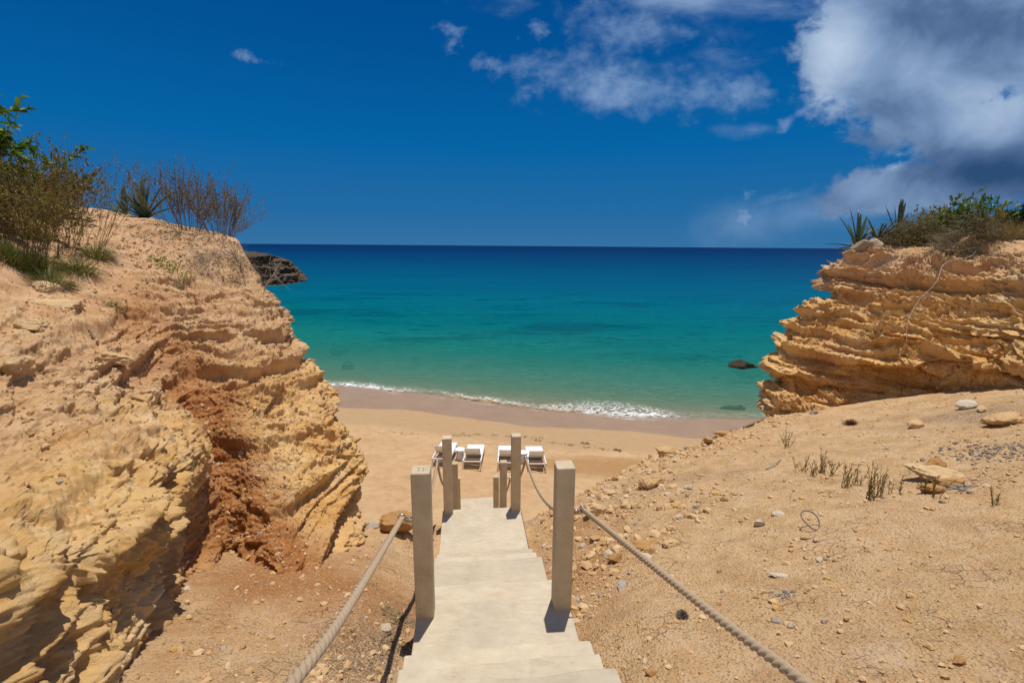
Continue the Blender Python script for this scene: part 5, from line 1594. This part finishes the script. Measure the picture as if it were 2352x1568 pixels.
M_SLATE = mat_leaf('slate_chip', [(0.11, 0.095, 0.085), (0.26, 0.22, 0.18), (0.16, 0.14, 0.13), (0.36, 0.27, 0.17)], 0.85, 0)
litter(2190, 1122, 32, 90, 801, M_SLATE, 0.018, 'slate_chips', 'patch of dark slate chips at the right end of the sprigs', 'gravel')
litter(2300, 1035, 85, 380, 802, M_SLATE, 0.018, 'slate_chips', 'wide patch of dark slate chips far right on the slope', 'gravel')
litter(1786, 1365, 22, 30, 803, M_SLATE, 0.012, 'slate_chips', 'few grey chips on the lower slope', 'gravel')
litter(925, 1420, 40, 260, 804, M_TWIG, 0.011, 'bark_litter', 'dark bark litter beside the left edge of the steps', 'litter')
litter(905, 1480, 45, 160, 805, M_TWIG, 0.010, 'bark_litter', 'thin bark litter under the left rope', 'litter')
branch(img_path([(1762, 1078), (1778, 1068), (1793, 1055)], 'G', 0.015), 0.018, 0.013, 'grey driftwood stick lying above the left end of the sprigs', M_TWIGGREY, 'stick', cat='stick')
branch(img_path([(1708, 974), (1730, 967), (1752, 958)], 'G', 0.03), 0.022, 0.03, 'dark driftwood log end on the slope edge under the cliff nose', M_TWIG, 'driftwood', cat='driftwood')
branch(img_path([(1840, 1236), (1855, 1237), (1872, 1236)], 'G', 0.005), 0.008, 0.007, 'short brown stick just below the wire ring', M_TWIG, 'stick', cat='stick')
q, t = on_ground(1858, 1212)
mb = MB(); mb.tube([(0.085 * math.cos(a) * (1 + .05 * math.sin(3 * a)), 0.085 * math.sin(a), 0.006 * math.sin(2 * a) + 0.012) for a in np.linspace(0, 6.4, 40)], 0.006, 6)
o = mb.build('wire_ring', M_SLATE, None, True); o.location = (q[0], q[1], q[2] + 0.07); o.rotation_euler = (0.62, 0.2, 0.2)
tag(o, 'dark wire-like ring lying on the right slope', 'ring')
q, t = on_ground(1955, 975); rs = np.random.default_rng(9); t_ = TB()
for k in range(420):
    d = rs.normal(size=3); d[2] = abs(d[2]) * 0.7; t_.tube(curve(q + rs.normal(0, 0.03, 3) * np.array([1, 1, .4]), d, 0.10, rs, 4, -0.3, 0.6), 0.0022, 0.0014)
o = t_.build('fibre_clump', M_RUST, None, True, q); o.location = tuple(q); tag(o, 'rust-brown fibrous clump on the slope under the right cliff', 'clump')
q, t = on_ground(1567, 1415); t_ = TB()
for k in range(260):
    d = rs.normal(size=3); d[2] = abs(d[2]); t_.tube(curve(q, d, 0.045, rs, 3, 0, 0.3), 0.0016, 0.001)
o = t_.build('fibre_clump', M_TWIGGREY, None, True, q); o.location = tuple(q); tag(o, 'small grey burr-like clump near the right rope', 'clump')
branch(img_path([(900, 1452), (880, 1462), (872, 1478), (878, 1495)], 'G', 0.012), 0.006, 0.004, 'curled dark root end left of the steps', M_TWIG, 'root', nside=4, seed=12, cat='root', sl=0.08)

# wrack along the high tide line: uncountable shreds
rs = np.random.default_rng(61); t_ = TB()
for px0, py0, px1, py1, n in ((1060, 996, 1240, 1000, 70), (1230, 1008, 1420, 1034, 90), (1330, 1010, 1350, 1013, 40), (1405, 1028, 1425, 1032, 50), (1040, 1003, 1080, 1003, 25), (860, 1005, 960, 1003, 30)):
    for k in range(n):
        f = rs.uniform(); f = f if rs.uniform() < 0.5 else round(f * 5) / 5 + rs.normal(0, 0.02)
        q = at_z(px0 + (px1 - px0) * f, py0 + (py1 - py0) * f + rs.normal(0, 1.6), 0.85)
        q[2] = float(beach_z(q[:1], q[1:2])[0]) + 0.012
        a = rs.normal(0, 0.7); t_.tube(curve(q, np.array([math.cos(a), math.sin(a), 0.12]), rs.uniform(0.05, 0.16), rs, 4, -0.1, 0.5), 0.006, 0.003)
tag(t_.build('seaweed', M_WEED, None, True), kind='stuff')

# ------------------------------------------------------------------ light and sky
SUNV = np.array([0.060, 0.195, 1.05]); SUNV /= np.linalg.norm(SUNV)
sl = bpy.data.lights.new('sun', 'SUN'); sl.energy = 4.2; sl.angle = R(0.53); sl.color = (1.0, 0.955, 0.88)
so = bpy.data.objects.new('sun', sl); COL.objects.link(so)
so.rotation_euler = Vector(SUNV).to_track_quat('Z', 'Y').to_euler(); so.location = (0, 0, 60)
w = bpy.data.worlds.new('World'); scene.world = w; w.use_nodes = True
t = NT(w.node_tree); bg = t.n['Background']
sky = t.new('ShaderNodeTexSky', sky_type='NISHITA'); sky.sun_disc = False
sky.sun_elevation = math.asin(SUNV[2]); sky.sun_rotation = math.atan2(SUNV[0], SUNV[1])
sky.air_density = 1.0; sky.dust_density = 0.05; sky.ozone_density = 4.0; sky.altitude = 0
d = t.new('ShaderNodeTexCoord').outputs['Generated']
dx, dy, dz = t.sep(d)
el = t.math('ARCSINE', t.math('MAXIMUM', dz, 0.0))
deep = t.ramp(t.math('DIVIDE', el, 1.5708), [(0.0, (0.034, 0.165, 0.365)), (0.04, (0.016, 0.145, 0.365)), (0.12, (0.001, 0.125, 0.375)), (0.22, (0.0, 0.086, 0.305)), (0.34, (0.0, 0.060, 0.255)), (1.0, (0.0, 0.045, 0.2))])
SK = 0.085
deep = t.mix(1.0, deep, (1 / SK,) * 3, 'MULTIPLY')
skyc = t.mix(0.996, sky.outputs[0], deep)
iy = t.math('DIVIDE', 1.0, t.math('MAXIMUM', dy, 0.05))
gx_ = t.math('MULTIPLY', dx, iy); gz_ = t.math('MULTIPLY', dz, iy)
cmb = t.new('ShaderNodeCombineXYZ'); t.put(cmb.inputs[0], gx_); t.put(cmb.inputs[1], gz_)
gv = cmb.outputs[0]
n_big = t.noise(t.mapping(gv, (3.6, 4.6, 1)), 1.0, 9, 0.56, 0.15)
n_fine = t.noise(t.mapping(gv, (8, 11, 1)), 1.0, 8, 0.58, 0.2)
n_tiny = t.noise(t.mapping(gv, (22, 28, 1)), 1.0, 7, 0.6, 0.2)
n_mid = t.math('ADD', t.math('MULTIPLY', n_fine, 0.6), t.math('MULTIPLY', n_tiny, 0.4))
n_streak = t.noise(t.mapping(gv, (5, 12, 1), rot=(0, 0, 0.12)), 1.0, 7, 0.58, 0.25)


def blob(px, py, rw, rh, rot=0.0):
    """soft ellipse of sky around one direction: 1 in its middle, 0 on its rim"""
    dv = ray(px, py); cx_, cz_ = dv[0] / dv[1], dv[2] / dv[1]
    rx_, rz_ = rw / FPX / dv[1], rh / FPX / dv[1]
    c, s = math.cos(rot), math.sin(rot)
    X = t.math('SUBTRACT', gx_, cx_); Z = t.math('SUBTRACT', gz_, cz_)
    a = t.math('MULTIPLY', t.math('ADD', t.math('MULTIPLY', X, c), t.math('MULTIPLY', Z, s)), 1 / rx_)
    b = t.math('MULTIPLY', t.math('SUBTRACT', t.math('MULTIPLY', Z, c), t.math('MULTIPLY', X, s)), 1 / rz_)
    r2 = t.math('ADD', t.math('MULTIPLY', a, a), t.math('MULTIPLY', b, b))
    return t.math('SUBTRACT', 1.0, t.math('SQRT', r2))


def gauss(px, py, rw, rh, rot=0.0):
    v = blob(px, py, rw, rh, rot); q = t.math('SUBTRACT', 1.0, v)
    return t.math('EXPONENT', t.math('MULTIPLY', t.math('MULTIPLY', q, q), -1.0))


def addc(bl, noise, kn, lo, hi, op):
    v = t.math('ADD', bl, t.math('MULTIPLY', t.math('SUBTRACT', noise, 0.5), kn))
    return t.mapr(v, lo, hi, 0.0, op)


def fold(op, items):
    r = items[0]
    for q in items[1:]: r = t.math(op, r, q)
    return r


front = t.mapr(dy, 0.05, 0.2)
tot = fold('MAXIMUM', [
    addc(blob(1500, 200, 320, 60, -0.04), n_mid, 4.2, -0.2, 1.5, 0.78),
    addc(blob(1300, 150, 170, 55, 0.10), n_mid, 4.4, 0.0, 1.6, 0.62),
    addc(blob(1440, 62, 210, 62, -0.25), n_mid, 4.4, 0.0, 1.6, 0.66),
    addc(blob(1560, -5, 440, 50, 0.0), n_streak, 3.6, -0.1, 1.4, 0.60),
    addc(blob(1660, 110, 150, 90, 0.4), n_streak, 4.2, 0.2, 1.8, 0.34),
    addc(blob(1040, 92, 46, 42, -0.4), n_tiny, 5.5, 0.2, 1.9, 0.42),
    addc(blob(1232, 76, 44, 26, 0.0), n_tiny, 5.5, 0.2, 1.9, 0.42),
    addc(blob(572, 131, 64, 15, -0.25), n_tiny, 4.5, 0.1, 1.8, 0.42),
    addc(blob(1140, 146, 80, 22, 0.1), n_tiny, 5.0, 0.1, 1.8, 0.36),
    addc(blob(1735, 297, 90, 18, 0.12), n_streak, 4.6, 0.0, 1.7, 0.36),
    addc(blob(1830, 262, 60, 16, 0.6), n_tiny, 4.5, 0.0, 1.4, 0.40),
    addc(blob(1715, 482, 46, 50, 0.0), n_tiny, 4.5, 0.3, 1.3, 0.42),
    addc(blob(1860, 492, 280, 62, 0.10), n_big, 2.6, -0.2, 1.3, 0.34),
    addc(blob(1800, 455, 200, 26, 0.25), n_mid, 4.0, 0.0, 1.4, 0.30)])
bigc = fold('MAXIMUM', [blob(1985, 105, 165, 165, 0.0), blob(2160, 170, 260, 160, 0.3), blob(2300, 330, 240, 130, -0.2), blob(2300, 60, 420, 170, 0.0), blob(2180, 420, 330, 62, 0.13)])
bigd = addc(t.math('MULTIPLY', bigc, 1.3), n_mid, 2.3, -0.10, 0.34, 0.97)
nsh = t.noise(t.mapping(gv, (7.0, 9.0, 1), loc=(0.4, 0.3, 0)), 1.0, 9, 0.58, 0.35)
nsh2 = t.noise(t.mapping(gv, (2.2, 3.0, 1), loc=(1.4, 0.9, 0)), 1.0, 4, 0.5, 0.2)
lite = fold('ADD', [0.42, t.math('MULTIPLY', gauss(1905, 125, 95, 150), 0.42), t.math('MULTIPLY', gauss(2080, 150, 150, 70, -0.3), 0.20), t.math('MULTIPLY', gauss(2290, 250, 150, 75, 0.3), 0.26), t.math('MULTIPLY', gauss(2060, 368, 22, 14, 0.5), 0.7),
                    t.math('MULTIPLY', gauss(1950, 425, 140, 40, 0.1), 0.08),
                    t.math('MULTIPLY', gauss(2230, 45, 260, 62, -0.1), -0.20), t.math('MULTIPLY', gauss(2320, 392, 200, 52, 0.0), -0.42), t.math('MULTIPLY', gauss(2130, 300, 90, 60, -0.6), -0.14),
                    t.math('MULTIPLY', t.math('SUBTRACT', nsh, 0.5), 0.75), t.math('MULTIPLY', t.math('SUBTRACT', nsh2, 0.5), 0.45)])
ccol = t.ramp(lite, [(0.0, (0.026, 0.072, 0.175)), (0.30, (0.095, 0.165, 0.315)), (0.58, (0.230, 0.345, 0.540)), (1.0, (0.520, 0.640, 0.800))])
ccol = t.mix(1.0, ccol, (1 / SK,) * 3, 'MULTIPLY')
wisp = t.mix(1.0, t.mix(t.mapr(n_big, 0.35, 0.65), (0.26, 0.40, 0.62), (0.38, 0.52, 0.73)), (1 / SK,) * 3, 'MULTIPLY')
col = t.mix(t.math('MULTIPLY', tot, front), skyc, wisp)
col = t.mix(t.math('MULTIPLY', bigd, front), col, ccol)
# broken white cloud behind the viewer, unseen, added for neutral fill light
bn = t.noise(t.mapping(d, (2.2, 2.2, 3.0)), 1.0, 6, 0.6, 0.3)
behind = t.math('MULTIPLY', t.mapr(bn, 0.44, 0.60), t.math('MULTIPLY', t.mapr(dy, 0.20, -0.25), t.mapr(dz, 0.0, 0.08)))
col = t.mix(t.math('MULTIPLY', behind, 0.9), col, (9.0, 9.2, 9.6))
t.put(bg.inputs[0], col); bg.inputs[1].default_value = 0.085

scene.view_settings.view_transform = 'Standard'; scene.view_settings.look = 'None'
scene.view_settings.exposure = 0.0; scene.view_settings.gamma = 1.0
scene.view_settings.use_curve_mapping = False
scene.cycles.max_bounces = 8; scene.cycles.transparent_max_bounces = 12
scene.cycles.use_denoising = True
